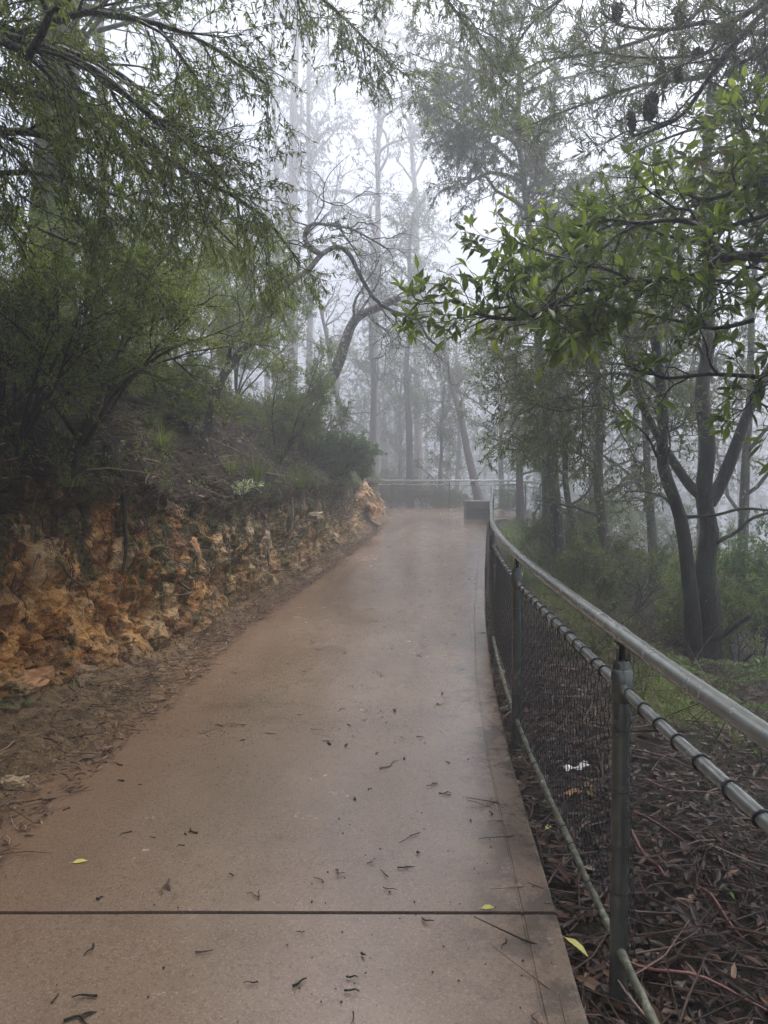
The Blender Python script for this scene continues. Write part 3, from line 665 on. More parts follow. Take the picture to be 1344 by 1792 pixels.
# --- right: broad-leaved tree reaching in from the right
T = Tree(31); base = snap((3.15, 3.7, 0)); tr, rr = T.limb([base - ZU * .2, base + (0, .05, 1), base + (-.05, 0, 2.1), base + (.0, -.1, 3.0), base + (-.15, -.1, 4.4)], .1, .05, 9, .5)
cb = [dict(n=5.4, abs=False, len=.42, ang=50, t0=.12, wig=.24, bias=(-.08, 0, .02), r=.011, seg=7, flat=.8), dict(n=4.5, len=.34, ang=46, wig=.22, r=.005, seg=5, bias=(0, 0, .1)), dict(n=2.4, len=.17, ang=40, wig=.2, r=.003, seg=4, bias=(0, 0, .1))]
b0 = base + (0, 0, 2.1)
for pts, r0 in (([b0, P(1440, 470, 3.4), P(1340, 450, 3.4), P(1262, 452, 3.45), P(1215, 484, 3.5), P(1120, 494, 3.6), P(1010, 510, 3.7), P(935, 552, 3.75), P(862, 556, 3.8), P(805, 530, 3.85), P(775, 500, 3.9)], .034),
                ([P(1262, 452, 3.45), P(1230, 400, 3.5), P(1180, 385, 3.55), P(1120, 390, 3.6), P(1060, 385, 3.7), P(1000, 400, 3.8)], .018),
                ([P(1120, 494, 3.6), P(1060, 470, 3.7), P(980, 450, 3.8), P(920, 430, 3.9), P(880, 410, 4.0)], .014),
                ([b0 + (0, 0, .3), P(1440, 330, 3.6), P(1330, 320, 3.7), P(1240, 350, 3.8), P(1180, 330, 3.9)], .026),
                ([b0 - ZU * .5, P(1440, 670, 3.3), P(1330, 660, 3.4), P(1240, 655, 3.5), P(1160, 662, 3.6), P(1132, 640, 3.6)], .017),
                ([b0 + (0, .1, .1), P(1420, 400, 4.2), P(1330, 380, 4.4), P(1200, 420, 4.6), P(1080, 390, 4.8), P(960, 460, 5.0)], .024),
                ([P(1320, 560, 3.5), P(1250, 575, 3.6), P(1180, 560, 3.7), P(1090, 545, 3.8), P(1010, 560, 3.9)], .012),
                ([b0 + (0, .1, .5), P(1400, 300, 4.6), P(1300, 330, 4.9), P(1180, 370, 5.2), P(1080, 380, 5.5), P(1000, 420, 5.8)], .024),
                ([b0 + (0, .1, .2), P(1400, 480, 4.8), P(1300, 500, 5.0), P(1180, 480, 5.3), P(1050, 520, 5.6)], .022),
                ([b0 + (0, .1, .6), P(1420, 240, 5.2), P(1330, 260, 5.4), P(1250, 320, 5.6), P(1150, 420, 5.9), P(1100, 460, 6.0)], .022),
                ([b0 + (0, .1, .8), P(1400, 260, 3.9), P(1330, 250, 4.1), P(1280, 270, 4.4)], .02)):
    p, r = T.limb(pts, r0, .006, 6); T.spawn(p, r, 0, cb)
plant("broadleaf_tree", "glossy broad-leaved tree reaching in from the right edge with bright green leaf tips", "tree", T, base, M['bark_dark'], M['broad'], dict(dens=45, L=.078, W=.014, kind='broad', droop=.12, spread=.85, tip=.9, up=.6, tiptone=.4)); NLEAF += T.nleaf

# --- right: needle-leaved tree with woody cones at the top right corner
T = Tree(32); base = snap((4.2, 5.2, 0)); tr, rr = T.limb([base - ZU * .2, base + (0, 0, 1.6), base + (-.1, 0, 3.4), base + (-.3, -.2, 5.0), base + (-.6, -.3, 6.5)], .13, .06, 9, .5)
b0 = base + (-.12, 0, 3.5); BRN = []
for pts, r0 in (([b0, P(1430, -40, 4.6), P(1330, 10, 4.6), P(1262, 45, 4.6), P(1235, 38, 4.6), P(1170, 52, 4.7), P(1090, 45, 4.8), P(1050, 20, 4.8)], .03),
                ([P(1380, -20, 4.6), P(1290, 70, 4.5), P(1235, 145, 4.5), P(1195, 200, 4.6), P(1150, 225, 4.7), P(1105, 238, 4.8)], .022),
                ([b0 + ZU * .3, P(1420, -20, 4.8), P(1344, 85, 4.7), P(1290, 115, 4.7), P(1262, 165, 4.7)], .018),
                ([P(1290, 70, 4.5), P(1260, 60, 4.6), P(1240, 90, 4.7), P(1190, 100, 4.8), P(1115, 100, 5.0), P(1030, 90, 5.2)], .014),
                ([b0 + ZU * .8, P(1340, -160, 5.2), P(1200, -120, 5.4), P(1050, -40, 5.6), P(940, 30, 5.8), P(880, 120, 6.0)], .03),
                ([b0 + ZU * .4, P(1350, 60, 5.6), P(1250, 130, 6.0), P(1120, 150, 6.3), P(1000, 190, 6.6), P(900, 230, 6.9)], .03),
                ([b0 + ZU * .6, P(1350, -40, 5.8), P(1200, 40, 6.2), P(1060, 90, 6.6), P(940, 110, 7.0), P(860, 170, 7.2)], .03),
                ([b0 + ZU * .2, P(1400, 140, 5.2), P(1320, 200, 5.6), P(1200, 230, 6.0), P(1100, 270, 6.4)], .025),
                ([b0 + ZU * 1.2, (2.6, 3.0, 5.6), (1.6, 1.8, 5.7), (.6, .8, 5.5), (-.3, 0, 5.2)], .045),  # limbs above and behind the camera, unseen, added to throw shade on the path
                ([b0 + ZU * 1.6, (3.4, 4.2, 6.4), (2.4, 3.4, 6.6), (1.2, 2.6, 6.4), (0, 2.0, 6.0)], .045),
                ([b0 + ZU * .9, (3.3, 3.2, 4.9), (2.2, 2.6, 5.1), (1.2, 2.1, 5.0), (.2, 1.6, 4.7)], .04),
                ([b0 + ZU * .7, (3.4, 2.8, 4.7), (2.6, 1.8, 4.7), (1.9, 1.1, 4.5), (1.0, .4, 4.2)], .04),
                ([b0 + ZU * 1.4, (3.2, 3.2, 5.9), (2.5, 1.8, 6.2), (1.5, .6, 6.2), (.5, -.6, 5.8)], .045),
                ([b0 + ZU * 1.2, (3.4, 2.0, 4.9), (2.8, .6, 5.0), (2.2, -.8, 4.8)], .04),
                ([b0 + ZU * 1.0, (3.0, 2.4, 5.2), (2.3, .8, 5.3), (1.6, -.6, 5.1), (.8, -1.8, 4.8)], .045),
                ([b0 + ZU * .8, P(1300, -260, 4.6), P(1100, -260, 4.8), P(950, -120, 5.2), P(850, -20, 5.6)], .03)):
    p, r = T.limb(pts, r0, .007, 6); BRN.append(p)
    T.spawn(p, r, 0, [dict(n=6.5, abs=False, len=.5, ang=52, t0=.15, wig=.2, r=.008, seg=6, bias=(-.1, 0, .05)), dict(n=5, len=.26, ang=45, wig=.2, r=.004, seg=4)])
tw = T.twigs
root = thing("cone_bearing_tree", "needle-leaved tree with dark woody cones on its branches in the top right corner", "tree", base)
T.wood_mesh().build("trunk", M['bark_dark'], root)
T.leaf_mesh(dens=150, L=.10, W=.0042, kind='needle', droop=-.05, spread=.9, tip=1.2).build("crown", M['needle'], root); NLEAF += T.nleaf
def cone(px, py, d, L, R, tilt):
    mb = MB(); c = P(px, py, d); ax = nrm(np.array([tilt, 0, 1.])); n = 16; rg = np.random.default_rng(int(px))
    t = np.linspace(0, 1, n); prof = R * np.array([.35, .8, .95, 1, 1, 1, 1, 1, 1, 1, .98, .95, .88, .75, .5, .1])
    mb.tube(c + ax * (t[:, None] - .5) * L, prof, 12)
    for k in range(90):                         # open woody follicles round the cone
        a, h = rg.uniform(0, 6.28), rg.uniform(.05, .92); p = c + ax * (h - .5) * L; s = np.cross(ax, [math.cos(a), math.sin(a), .01]); s = nrm(s)
        rr = R * min(1, .4 + 3 * min(h, 1.02 - h)); mb.tube([p + s * rr * .8, p + s * (rr + .006), p + s * (rr + .012) + ax * .004], [.006, .007, .001], 5)
    mb.build("cone", M['cone'], root)
for a in ((1080, 22, 4.7, .13, .028, .03), (1160, 130, 4.75, .19, .014, -.15), (1186, 130, 4.7, .11, .017, -.3), (1139, 185, 4.6, .17, .038, .05), (1105, 213, 4.7, .14, .018, -.1), (1187, 28, 4.7, .13, .02, -.4), (1222, 92, 4.7, .05, .022, .8)):
    cone(*a)

# --- right: the multi-stemmed dark tree on the slope
base = snap(stand(1232, 8.0)); d0 = 8.0
T = Tree(33)
st_ = lambda L: [P(a, b, d0 + c) for a, b, c in L]
m1, r1 = T.limb([base - ZU * .4] + st_([(1240, 1090, 0), (1234, 1000, 0), (1242, 930, 0), (1231, 865, 0), (1239, 780, 0), (1228, 690, .05), (1240, 600, .1), (1240, 450, .2), (1236, 300, .3), (1245, 150, .4)]), .125, .05, 11, 1.0)
limbs = []
limbs.append(T.limb(st_([(1240, 880, 0), (1262, 845, 0), (1290, 775, -.1), (1312, 715, -.15), (1344, 650, -.2), (1400, 560, -.3), (1450, 450, -.3)]), .082, .04, 9))
limbs.append(T.limb(st_([(1232, 872, 0), (1206, 848, .05), (1172, 798, .1), (1140, 742, .15), (1118, 690, .2), (1108, 640, .3), (1090, 560, .4), (1085, 450, .5)]), .062, .03, 8))
limbs.append(T.limb([base + (-.1, -.05, -.3)] + st_([(1212, 1090, -.1), (1204, 1000, -.12), (1190, 905, -.12), (1160, 815, -.1), (1161, 745, -.1), (1158, 690, -.1), (1150, 620, -.1), (1142, 560, -.1), (1150, 480, 0), (1130, 380, .1)]), .082, .04, 9, .8))
limbs.append(T.limb(st_([(1236, 1120, -.1), (1262, 1112, -.15), (1285, 1095, -.2), (1312, 1078, -.25)]), .05, .03, 7))
limbs.append(T.limb(st_([(1240, 960, 0), (1262, 945, -.1), (1290, 930, -.1), (1320, 905, -.2), (1380, 890, -.2)]), .03, .014, 6))
limbs.append(T.limb(st_([(1195, 905, -.1), (1250, 902, -.3), (1300, 890, -.4), (1360, 895, -.5)]), .022, .014, 6))
for pts, r0 in ((st_([(1157, 690, -.1), (1120, 662, -.2), (1060, 655, -.3), (1010, 690, -.3), (960, 700, -.3), (900, 730, -.3)]), .02),
                (st_([(1150, 800, -.1), (1130, 760, -.2), (1090, 730, -.3), (1040, 710, -.4), (980, 720, -.4), (930, 705, -.4)]), .018),
                (st_([(1146, 590, -.1), (1100, 590, -.2), (1040, 575, -.3), (980, 600, -.3), (900, 600, -.3)]), .02),
                (st_([(1236, 640, .1), (1200, 560, -.2), (1120, 500, -.3), (1020, 470, -.4)]), .022),
                (st_([(1142, 560, -.1), (1080, 520, .3), (1000, 540, .6), (930, 560, .8)]), .018)):
    limbs.append(T.limb(pts, r0, .005, 6))
c33 = [dict(n=11, len=1.05, ang=52, t0=.35, wig=.26, bias=(-.1, 0, .1), r=.013, seg=8), dict(n=7, len=.55, ang=48, wig=.28, r=.005, seg=6), dict(n=4, len=.28, ang=45, wig=.22, r=.0025, seg=4)]
T.spawn(m1[10:], r1[10:], 0, dict and [dict(c33[0], n=12, len=1.3)] + c33[1:])
for k, (p, r) in enumerate(limbs):
    if k not in (3, 4, 5): T.spawn(p, r, 0, c33)
plant("multi_stemmed_tree", "dark wet tree with several twisting stems from one foot, on the slope beyond the railing", "tree", T, base, M['bark_dark'], M['olive'], dict(dens=34, L=.06, W=.009, kind='lance', droop=.2, spread=.8)); NLEAF += T.nleaf

# --- right: misty trees down the slope, each its own
mid_cfg = [dict(n=15, len=2.2, ang=62, t0=.22, wig=.2, bias=(0, 0, .12), r=.035, seg=7, short=.45), dict(n=8, len=.95, ang=48, wig=.2, trop=(0, 0, -.2), r=.01, seg=5), dict(n=5, len=.45, ang=45, wig=.2, trop=(0, 0, -.3), r=.004, seg=4)]
def standing(seed, base, h, lean, r0, cfg, t_bend=.12):
    T = Tree(seed); lean = np.array([lean[0], lean[1], 0.]); n = 7; pts = []
    for k in range(n):
        t = k / (n - 1); pts.append(base - ZU * .3 * (k == 0) + ZU * h * t + lean * h * t + np.append(T.rng.normal(0, t_bend * .5 * min(1, 2 * t) * h * .12, 2), 0))
    p, r = T.limb(pts, r0, r0 * .3, 8, .4); T.spawn(p, r, 0, cfg); return T
for seed, px, d, h, lean, r0, mat, k, label in (
    (41, 1062, 11.5, 5.5, (-.05, 0), .1, 'olive', .85, "gnarled misty tree with a dark knotted foot, left of the multi-stemmed tree"),
    (42, 958, 16, 6.5, (.02, 0), .17, 'olive', 1, "pale thick-trunked tree just beyond the bend of the handrail"),
    (43, 1010, 14, 5, (-.1, 0), .08, 'fine_mid', .9, "wispy grey-green tree between the pale thick trunk and the gnarled tree"),
    (44, 912, 23, 7.5, (-.04, 0), .13, 'olive', 1.1, "faint feathery tree directly behind the railing corner"),
    (45, 1150, 14, 7.0, (-.08, 0), .1, 'olive', 1.05, "grey-green tree showing through behind the left stem of the multi-stemmed tree"),
    (46, 1300, 12, 7.5, (0.02, 0), .1, 'olive', 1.1, "shaded tree behind the right-leaning stem at the right edge"),
    (47, 1230, 18, 10, (0, 0), .13, 'gum', 1.3, "tall faded tree far behind the multi-stemmed tree"),
    (48, 1040, 22, 10, (-.03, 0), .14, 'gum', 1.3, "tall misty tree rising over the middle of the right slope"),
    (49, 985, 12.5, 8.6, (-.11, -.02), .11, 'needle', 1.0, "tall needle-leaved tree with a grey-green domed crown in the mist right of the centre")):
    b = snap(stand(px, d)); cfg = scaled(mid_cfg, k * (.8 if h < 6 else 1.0))
    if seed == 49: cfg = [dict(cfg[0], t0=.66, n=26, len=2.4, short=.2)] + cfg[1:]
    T = standing(seed, b, h, lean, r0, cfg)
    plant("misty_tree", label, "tree", T, b, M['bark_mid'] if d < 15 else M['bark_far'], M[mat], dict(dens=52 if seed != 49 else 75, L=.095, W=.013 if seed != 49 else .009, kind='lance', droop=.25, spread=.85), group="misty trees on the slope right of the railing"); NLEAF += T.nleaf

# undergrowth down the right slope
for k, (px, py, h, mat, label) in enumerate((
    (1010, 1010, 1.1, 'olive', "tangled twiggy shrub close beyond the handrail, left of the gnarled tree"),
    (1100, 1075, 1.0, 'olive', "dark tangled shrub in front of the multi-stemmed tree's foot, on its left"),
    (920, 900, 1.2, 'fern', "bright grass-green shrub just beyond the handrail's far bend"),
    (1290, 1160, 1.0, 'fine_mid', "leafy shrub at the right edge beside the multi-stemmed tree's foot"),
    (1150, 985, 1.6, 'olive', "grey-green shrub behind the left side of the multi-stemmed tree's foot"),
    (1180, 905, 2.6, 'olive', "tall grey-green shrub seen between the left and middle stems of the multi-stemmed tree"),
    (1300, 925, 2.8, 'olive', "tall shrub behind the right-leaning stem of the multi-stemmed tree"),
    (1105, 905, 2.6, 'olive', "tall misty shrub just left of the multi-stemmed tree's left stem"),
    (1030, 900, 2.4, 'fine_mid', "feathery misty shrub between the gnarled tree and the pale thick trunk"),
    (1335, 1150, 1.5, 'bushleaf', "broad leafy shrub at the right edge just above the fern"),
    (980, 960, 1.0, 'olive', "low twiggy shrub just beyond the handrail before the pale thick-trunked tree"),
    (1075, 960, 1.5, 'fine', "dark shrub at the gnarled tree's knotted foot"),
    (1330, 1090, 1.2, 'fine', "dark bushy shrub at the right edge level with the multi-stemmed tree's foot"),
    (1270, 1040, 1.6, 'olive', "grey-green shrub directly behind the multi-stemmed tree's foot"),
    (1190, 930, 2.0, 'olive', "tall misty shrub behind the multi-stemmed tree's left stem"),
    (1320, 1000, 1.7, 'bushleaf', "leafy green shrub by the right edge behind the multi-stemmed tree"))):
    b = hit(px, py); T = shrub(60 + k, b, h, 7, scaled(fine_sh, 1.0 if h < 1.3 else 1.4, .85), spread=.8, r0=.014)
    plant("undergrowth_shrub", label, "shrub", T, b, M['bark_dark'], M[mat], dict(dens=60, L=.065, W=.010, kind='lance', droop=.05), wood='stem', crown='foliage'); NLEAF += T.nleaf

# --- behind the far railing and the bank: trunks fading into the fog
gum_cfg = [dict(n=16, len=4.2, ang=48, t0=.38, wig=.2, bias=(0, 0, .25), r=.09, seg=8, short=.4), dict(n=6, len=1.9, ang=46, wig=.22, bias=(0, 0, .1), r=.03, seg=6), dict(n=5, len=.9, ang=45, wig=.2, trop=(0, 0, -.6), r=.01, seg=5)]
low_cfg = [dict(n=14, len=2.2, ang=58, t0=.2, wig=.2, bias=(0, 0, .15), r=.04, seg=7), dict(n=7, len=1.0, ang=46, wig=.2, r=.012, seg=5), dict(n=5, len=.5, ang=45, wig=.2, trop=(0, 0, -.3), r=.005, seg=4)]
for seed, px, d, h, lean, r0, kind, t0, label in (
    (71, 505, 40, 34, (.018, 0), .42, 'gum', .42, "thickest of the three tall pale gum trunks standing together in the fog"),
    (72, 488, 43, 33, (-.005, 0), .28, 'gum', .45, "thin grey trunk immediately left of the thickest pale gum"),
    (73, 538, 42, 33, (.012, 0), .27, 'gum', .5, "thin pale trunk immediately right of the thickest pale gum"),
    (74, 655, 38, 30, (.012, 0), .23, 'gum', .35, "slim tall trunk rising up the middle of the fog behind the twisted limb"),
    (75, 735, 44, 30, (-.02, 0), .3, 'gum', .3, "faded tall trunk right of the slim middle trunk"),
    (76, 395, 44, 30, (-.03, 0), .25, 'gum', .5, "very faint pale trunk seen through the gap left of the twisted limb"),
    (77, 352, 46, 30, (.06, 0), .3, 'gum', .5, "very faint leaning trunk furthest left in the gap over the slope"),
    (78, 468, 50, 30, (.0, 0), .3, 'gum', .5, "very faint broad trunk low in the gap beneath the three pale gums"),
    (79, 178, 15, 14, (.02, 0), .17, 'gum', .6, "pinkish pale trunk just right of the mossy upright trunk"),
    (81, 650, 35, 13, (0, 0), .22, 'low', .2, "straight misty trunk behind the left end of the far railing"),
    (82, 716, 32.5, 13, (0, 0), .19, 'low', .35, "straight grey trunk behind the middle of the far railing"),
    (83, 770, 33, 6, (.02, 0), .13, 'low', .2, "low many-branched tree behind the far railing right of the straight grey trunk"),
    (84, 845, 32, 8, (-.24, 0), .22, 'low', .4, "thick dark trunk leaning left behind the concrete block"),
    (85, 626, 29.5, 8, (-.18, 0), .18, 'low', .6, "bare trunk leaning left over the orange corner of the bank"),
    (86, 700, 42, 10, (0, 0), .18, 'low', .2, "pale bushy tree in the fog behind the two straight trunks"),
    (87, 880, 36, 9, (-.03, 0), .18, 'low', .2, "fog-faded bushy tree behind the railing corner's posts"),
    (88, 800, 46, 14, (0, 0), .22, 'low', .2, "broad faded tree in the fog right of the leaning thick trunk"),
    (89, 590, 48, 15, (0, 0), .22, 'low', .2, "broad faded tree in the fog above the round bush"),
    (90, 960, 40, 18, (0, 0), .24, 'low', .2, "large pale tree in the fog over the railing bend"),
    (91, 1110, 38, 18, (0, 0), .24, 'low', .2, "large pale tree in the fog behind the right slope")):
    b = np.array([*stand(px, d)[:2], 0]); b[2] = H(b[0], b[1])
    if kind == 'gum':
        big = d > 20; cfg = [dict(gum_cfg[0], t0=t0)] + gum_cfg[1:]; cfg = cfg if big else scaled(cfg, .5)
        T = standing(seed, b, h, lean, r0, cfg, .05); bark = M['bark_gum']; la = dict(dens=15 if big else 20, L=.2, W=.026, kind='lance', droop=.9, spread=.7)
        lm = 'gum'
    else:
        cfg = [dict(low_cfg[0], t0=t0)] + low_cfg[1:]; cfg = scaled(cfg, h / 9.0 if h > 9 else 1.0)
        T = standing(seed, b, h, lean, r0, cfg, .1); bark = M['bark_far']; la = dict(dens=26, L=.15, W=.022, kind='lance', droop=.25, spread=.85); lm = 'olive'
        if seed == 85: la['dens'] = 3
    plant("gum_tree" if kind == 'gum' else "misty_tree", label, "tree", T, b, bark, M[lm], la, group="tall gum trees fading into the fog" if kind == 'gum' else "misty trees beyond the far railing"); NLEAF += T.nleaf
for k, (px, d, h, label) in enumerate(((690, 31.6, 1.3, "dark bushy shrub low behind the far railing, left of its middle post"), (745, 31.4, 1.2, "dark bushy shrub low behind the far railing, right of its middle post"), (790, 31.8, 1.0, "dry grassy shrub behind the far railing near the concrete block"))):
    b = stand(px, d); T = shrub(95 + k, b, h, 8, scaled(fine_sh, 1.1), spread=.8)
    plant("undergrowth_shrub", label, "shrub", T, b, M['bark_dark'], M['olive'], dict(dens=30, L=.09, W=.014, kind='lance', droop=.05), wood='stem', crown='foliage'); NLEAF += T.nleaf

# far forest that reads as one pale mass
rg = np.random.default_rng(5); mb = MB(); lpos, ldir = [], []
for k in range(90):
    d = rg.uniform(50, 110); px = rg.uniform(-200, 1500); x = (px - 672) / FPX * d
    if x < -.28 * d and d < 60: continue
    z = H(x, d); h = rg.uniform(14, 30); top = np.array([x + rg.normal(0, 1), d, z + h]); mb.tube([(x, d, z - .5), ((x + top[0]) / 2 + rg.normal(0, .3), d, z + h / 2), top], [.3, .22, .06], 5)
    n = 420; t = rg.uniform(.25, 1.05, n)
    lpos.append(np.stack([x + rg.normal(0, 2.0, n), d + rg.normal(0, 2.0, n), z + h * t], -1))
lpos = np.concatenate(lpos); n = len(lpos)
lm = MB(); leaf_batch(lm, lpos, rg.normal(0, 1, (n, 3)), rg.normal(0, 1, (n, 3)), rg.uniform(.4, .9, n), rg.uniform(.08, .2, n), 'lance', rg, rg.uniform(0, 1, n))
mb.V += [v for v in lm.V]; mb.F += [f + mb.n for f in lm.F]; mb.R += lm.R; mb.smooth += lm.smooth; mb.n += lm.n
stuff("distant_forest", mb, M['gum'], "far forest of trunks and foliage almost lost in the fog", "forest")

# ------------------------------------------------------------------ the railing
def poly_s(pts):
    p = catmull(pts, 24); s = np.concatenate([[0], np.cumsum(np.linalg.norm(np.diff(p[:, :2], axis=0), axis=1))]); return p, s
RAIL = [(.77, -1.2), (.765, .4), (.75, 1.5), (.752, 2.33), (.81, 4.5), (.99, 6.7), (1.29, 8.9), (1.6, 11.1), (1.93, 13.3), (2.26, 15.5), (2.59, 17.7), (2.9, 19.9), (3.12, 21.6), (3.3, 22.5), (3.75, 23.0), (4.35, 23.3)]
FAR = [(5.2, 24.6), (5.15, 27), (4.9, 29.5), (2.5, 29.75), (.2, 29.95), (-2.2, 30.1), (-5, 30.2), (-9, 30.25)]
def frame(pts):
    p, s = poly_s([(a, b, 0) for a, b in pts]); p[:, 2] = zp(p[:, 1]); return p, s
def at_s(p, s, q): return np.array([np.interp(q, s, p[:, k]) for k in range(3)]).T
HR, MR, BR = 1.112, .945, .105
def railing(name, label, pts, post_s, mesh_from, mesh_to, mesh_cell, ties, fat=1.0, metal='galv'):
    p, s = frame(pts); root = thing(name, label, "railing", (*p[0, :2], zp(p[0, 1])))
    for k, q in enumerate(post_s):
        c = at_s(p, s, q); tan = nrm(at_s(p, s, q + .05) - at_s(p, s, q - .05)); nside = np.array([-tan[1], tan[0], 0]) * 1.0
        mb = MB(); mb.tube([c + ZU * -.35, c + ZU * .4, c + ZU * .90, c + ZU * 1.02, c + ZU * 1.032], [.029, .029, .029, .029, .024], 20, True)
        post = mb.build("post", M['post'], root)
        mb = MB(); mb.tube([c + ZU * .90, c + ZU * .905, c + ZU * 1.0, c + ZU * 1.005], [.0295, .0335, .0335, .0295], 20)
        for sg in (1, -1): mb.box(c + ZU * 1.045 + nside * sg * .019, (.034, .007, .05), math.atan2(tan[1], tan[0]))
        mb.tube([c + ZU * 1.03 + tan * .02, c + ZU * 1.045 + tan * .02], [.007, .006], 8, True); mb.build("collar", M['post'], post)
        mb = MB(); mb.tube([c + ZU * 1.0, c + ZU * 1.06, c + ZU * (HR - .02)], [.012, .009, .012], 10, True)
        mb.box(c + ZU * (HR - .027), (.03, .07, .006), math.atan2(tan[1], tan[0]) - math.pi / 2); mb.build("bracket", M['bark_dark'], post)
        for h in (.28, .46, .63, .80):
            mb = MB()
            an = np.linspace(0, 2 * np.pi, 14)[:-1]; hh = h + .02 * math.sin(k * 3 + h * 9)
            mb.tube(np.stack([c[0] + .031 * np.cos(an), c[1] + .031 * np.sin(an), c[2] + hh + .004 * np.cos(an)], -1), .0022, 5, closed=True)
            mb.build("tie_wire", M['wire'], post)
    hp = p + ZU * HR; mb = MB(); mb.tube(hp, .0245 * fat, 22, True); hr = mb.build("handrail", M[metal], root)
    for q in post_s[::1]:
        m = (s > q - .0) & (s < q + .12); mb = MB(); ss = np.linspace(q - .03, q + .03, 5); mb.tube(at_s(p, s, ss) + ZU * HR, [.0246, .0262, .0264, .0262, .0246], 22); mb.build("joint_sleeve", M['galv'], hr)
    mb = MB(); mb.tube(p + ZU * MR, .017 * fat, 16, True); mb.build("top_rail", M[metal], root)
    mb = MB(); wv = .006 * fbm(np.stack([s * 3, s * 0, s * 0], -1), 3, 9); mb.tube(p + ZU * (BR + wv[:, None]), .0125 * (1 + .2 * fbm(np.stack([s * 30, s * 0, s * 0 + 4], -1), 2, 2)), 12, True); mb.build("bottom_rail", M['mossrail'], root)
    rgm = np.random.default_rng(4)
    cuts = [mesh_from] + [q for q in post_s if mesh_from < q < mesh_to] + [mesh_to]
    if ties: cuts = [0.3] + cuts
    for a, b in zip(cuts[:-1], cuts[1:]):
        mb = MB()
        mid = at_s(p, s, (a + b) / 2)
        if not (ties and a < mesh_from - .01):
            w_ = mesh_cell if mid[1] < 9 else mesh_cell * 1.5; hc = w_ * .6
            rows = int(round((MR - BR) / (hc / 2))); hs_ = np.linspace(BR, MR, rows + 1); j = np.arange(rows + 1)
            ks = np.arange(a, b + 1e-6, w_)
            sag = .012 * np.sin(hs_ * 6 + a)
            for k in ks:
                for sg in (1, -1):
                    q = k + sg * (j % 2) * w_ / 2 + .006 * vnoise(np.stack([hs_ * 5, np.full_like(hs_, k * 2), hs_ * 0], -1), 7)
                    c = at_s(p, s, q); t = nrm(at_s(p, s, q + .02) - at_s(p, s, q - .02)); nsd = np.stack([t[:, 1], -t[:, 0], t[:, 2] * 0], -1)
                    c = c + nsd * (.020 + .004 * sg * ((j % 2) * 2 - 1) + .010 * np.sin(hs_ * 5 + k * 2))[:, None]; c[:, 2] += hs_
                    mb.tube(c, .0023, 3)
        if ties:
            for q in np.arange(a + .05, b, .135):
                q = q + rgm.normal(0, .012); c = at_s(p, s, q) + ZU * MR; t = nrm(at_s(p, s, q + .05) - at_s(p, s, q - .05)); e1 = np.array([t[1], -t[0], 0]); an = np.linspace(0, 2 * np.pi, 14)[:-1]; lean_ = rgm.normal(0, .008)
                near_bay = b <= post_s[1] + .01; tb = MB() if near_bay else mb
                tb.tube(c + .0195 * np.cos(an)[:, None] * e1 + .0195 * np.sin(an)[:, None] * ZU + t * (np.sin(an) * lean_)[:, None], .0036, 5, closed=True)
                if near_bay: tb.build("tie_wire", M['wire'], root)
                if rgm.uniform() < .5 and not (ties and a < mesh_from - .01):
                    c = at_s(p, s, q + .05) + ZU * BR; mb.tube(c + .02 * np.cos(an)[:, None] * e1 + .02 * np.sin(an)[:, None] * ZU, .0022, 5, closed=True)
        if mb.n: mb.build("chain_link_panel", M['wire'], root)
    return root
p_, s_ = frame(RAIL); sy = lambda y: float(np.interp(y, p_[:, 1], s_))
railing("pipe_railing", "galvanised pipe railing with black chain-link mesh running along the path's right edge and bending away", RAIL,
        [sy(y) for y in (2.33, 4.5, 6.7, 8.9, 11.1, 13.3, 15.5, 17.7, 19.9, 22.3)] + [s_[-1] - .05], sy(2.30), s_[-1] - .05, .10, True)
fp_, fs_ = frame(FAR)
railing("far_railing", "pale pipe railing crossing beyond the path's end in the mist", FAR, [.1, 2.45, 4.9, 7.3, 9.6, 12.0, 14.8, 18], .1, 13, .12, False, 1.4, 'pale')

# concrete block seat
c = np.array([3.02, 24.05, zp(24.05)]); root = thing("concrete_block", "square grey concrete block standing at the path's edge by the railing bend", "block", c)
mb = MB()
def bevel_box(mb, c, size, bv=.02):
    sx, sy_, sz = np.array(size) / 2; rings = []
    for z, i in ((-sz, bv), (-sz + bv, 0), (sz - bv, 0), (sz, bv)):
        rings.append([(-sx + i, -sy_ + i, z), (sx - i, -sy_ + i, z), (sx - i, sy_ - i, z), (-sx + i, sy_ - i, z)])
    v = np.array(rings).reshape(-1, 3) + c; f = []
    for k in range(3):
        for j in range(4): f.append([k * 4 + j, k * 4 + (j + 1) % 4, (k + 1) * 4 + (j + 1) % 4, (k + 1) * 4 + j])
    f += [[3, 2, 1, 0], [12, 13, 14, 15]]; mb.add(v, f)
bevel_box(mb, c + ZU * .44, (.78, .8, .26)); mb.build("upper_course", M['block'], root)
mb = MB(); bevel_box(mb, c + ZU * .145, (.77, .79, .33)); mb.build("lower_course", M['blockdark'], root)

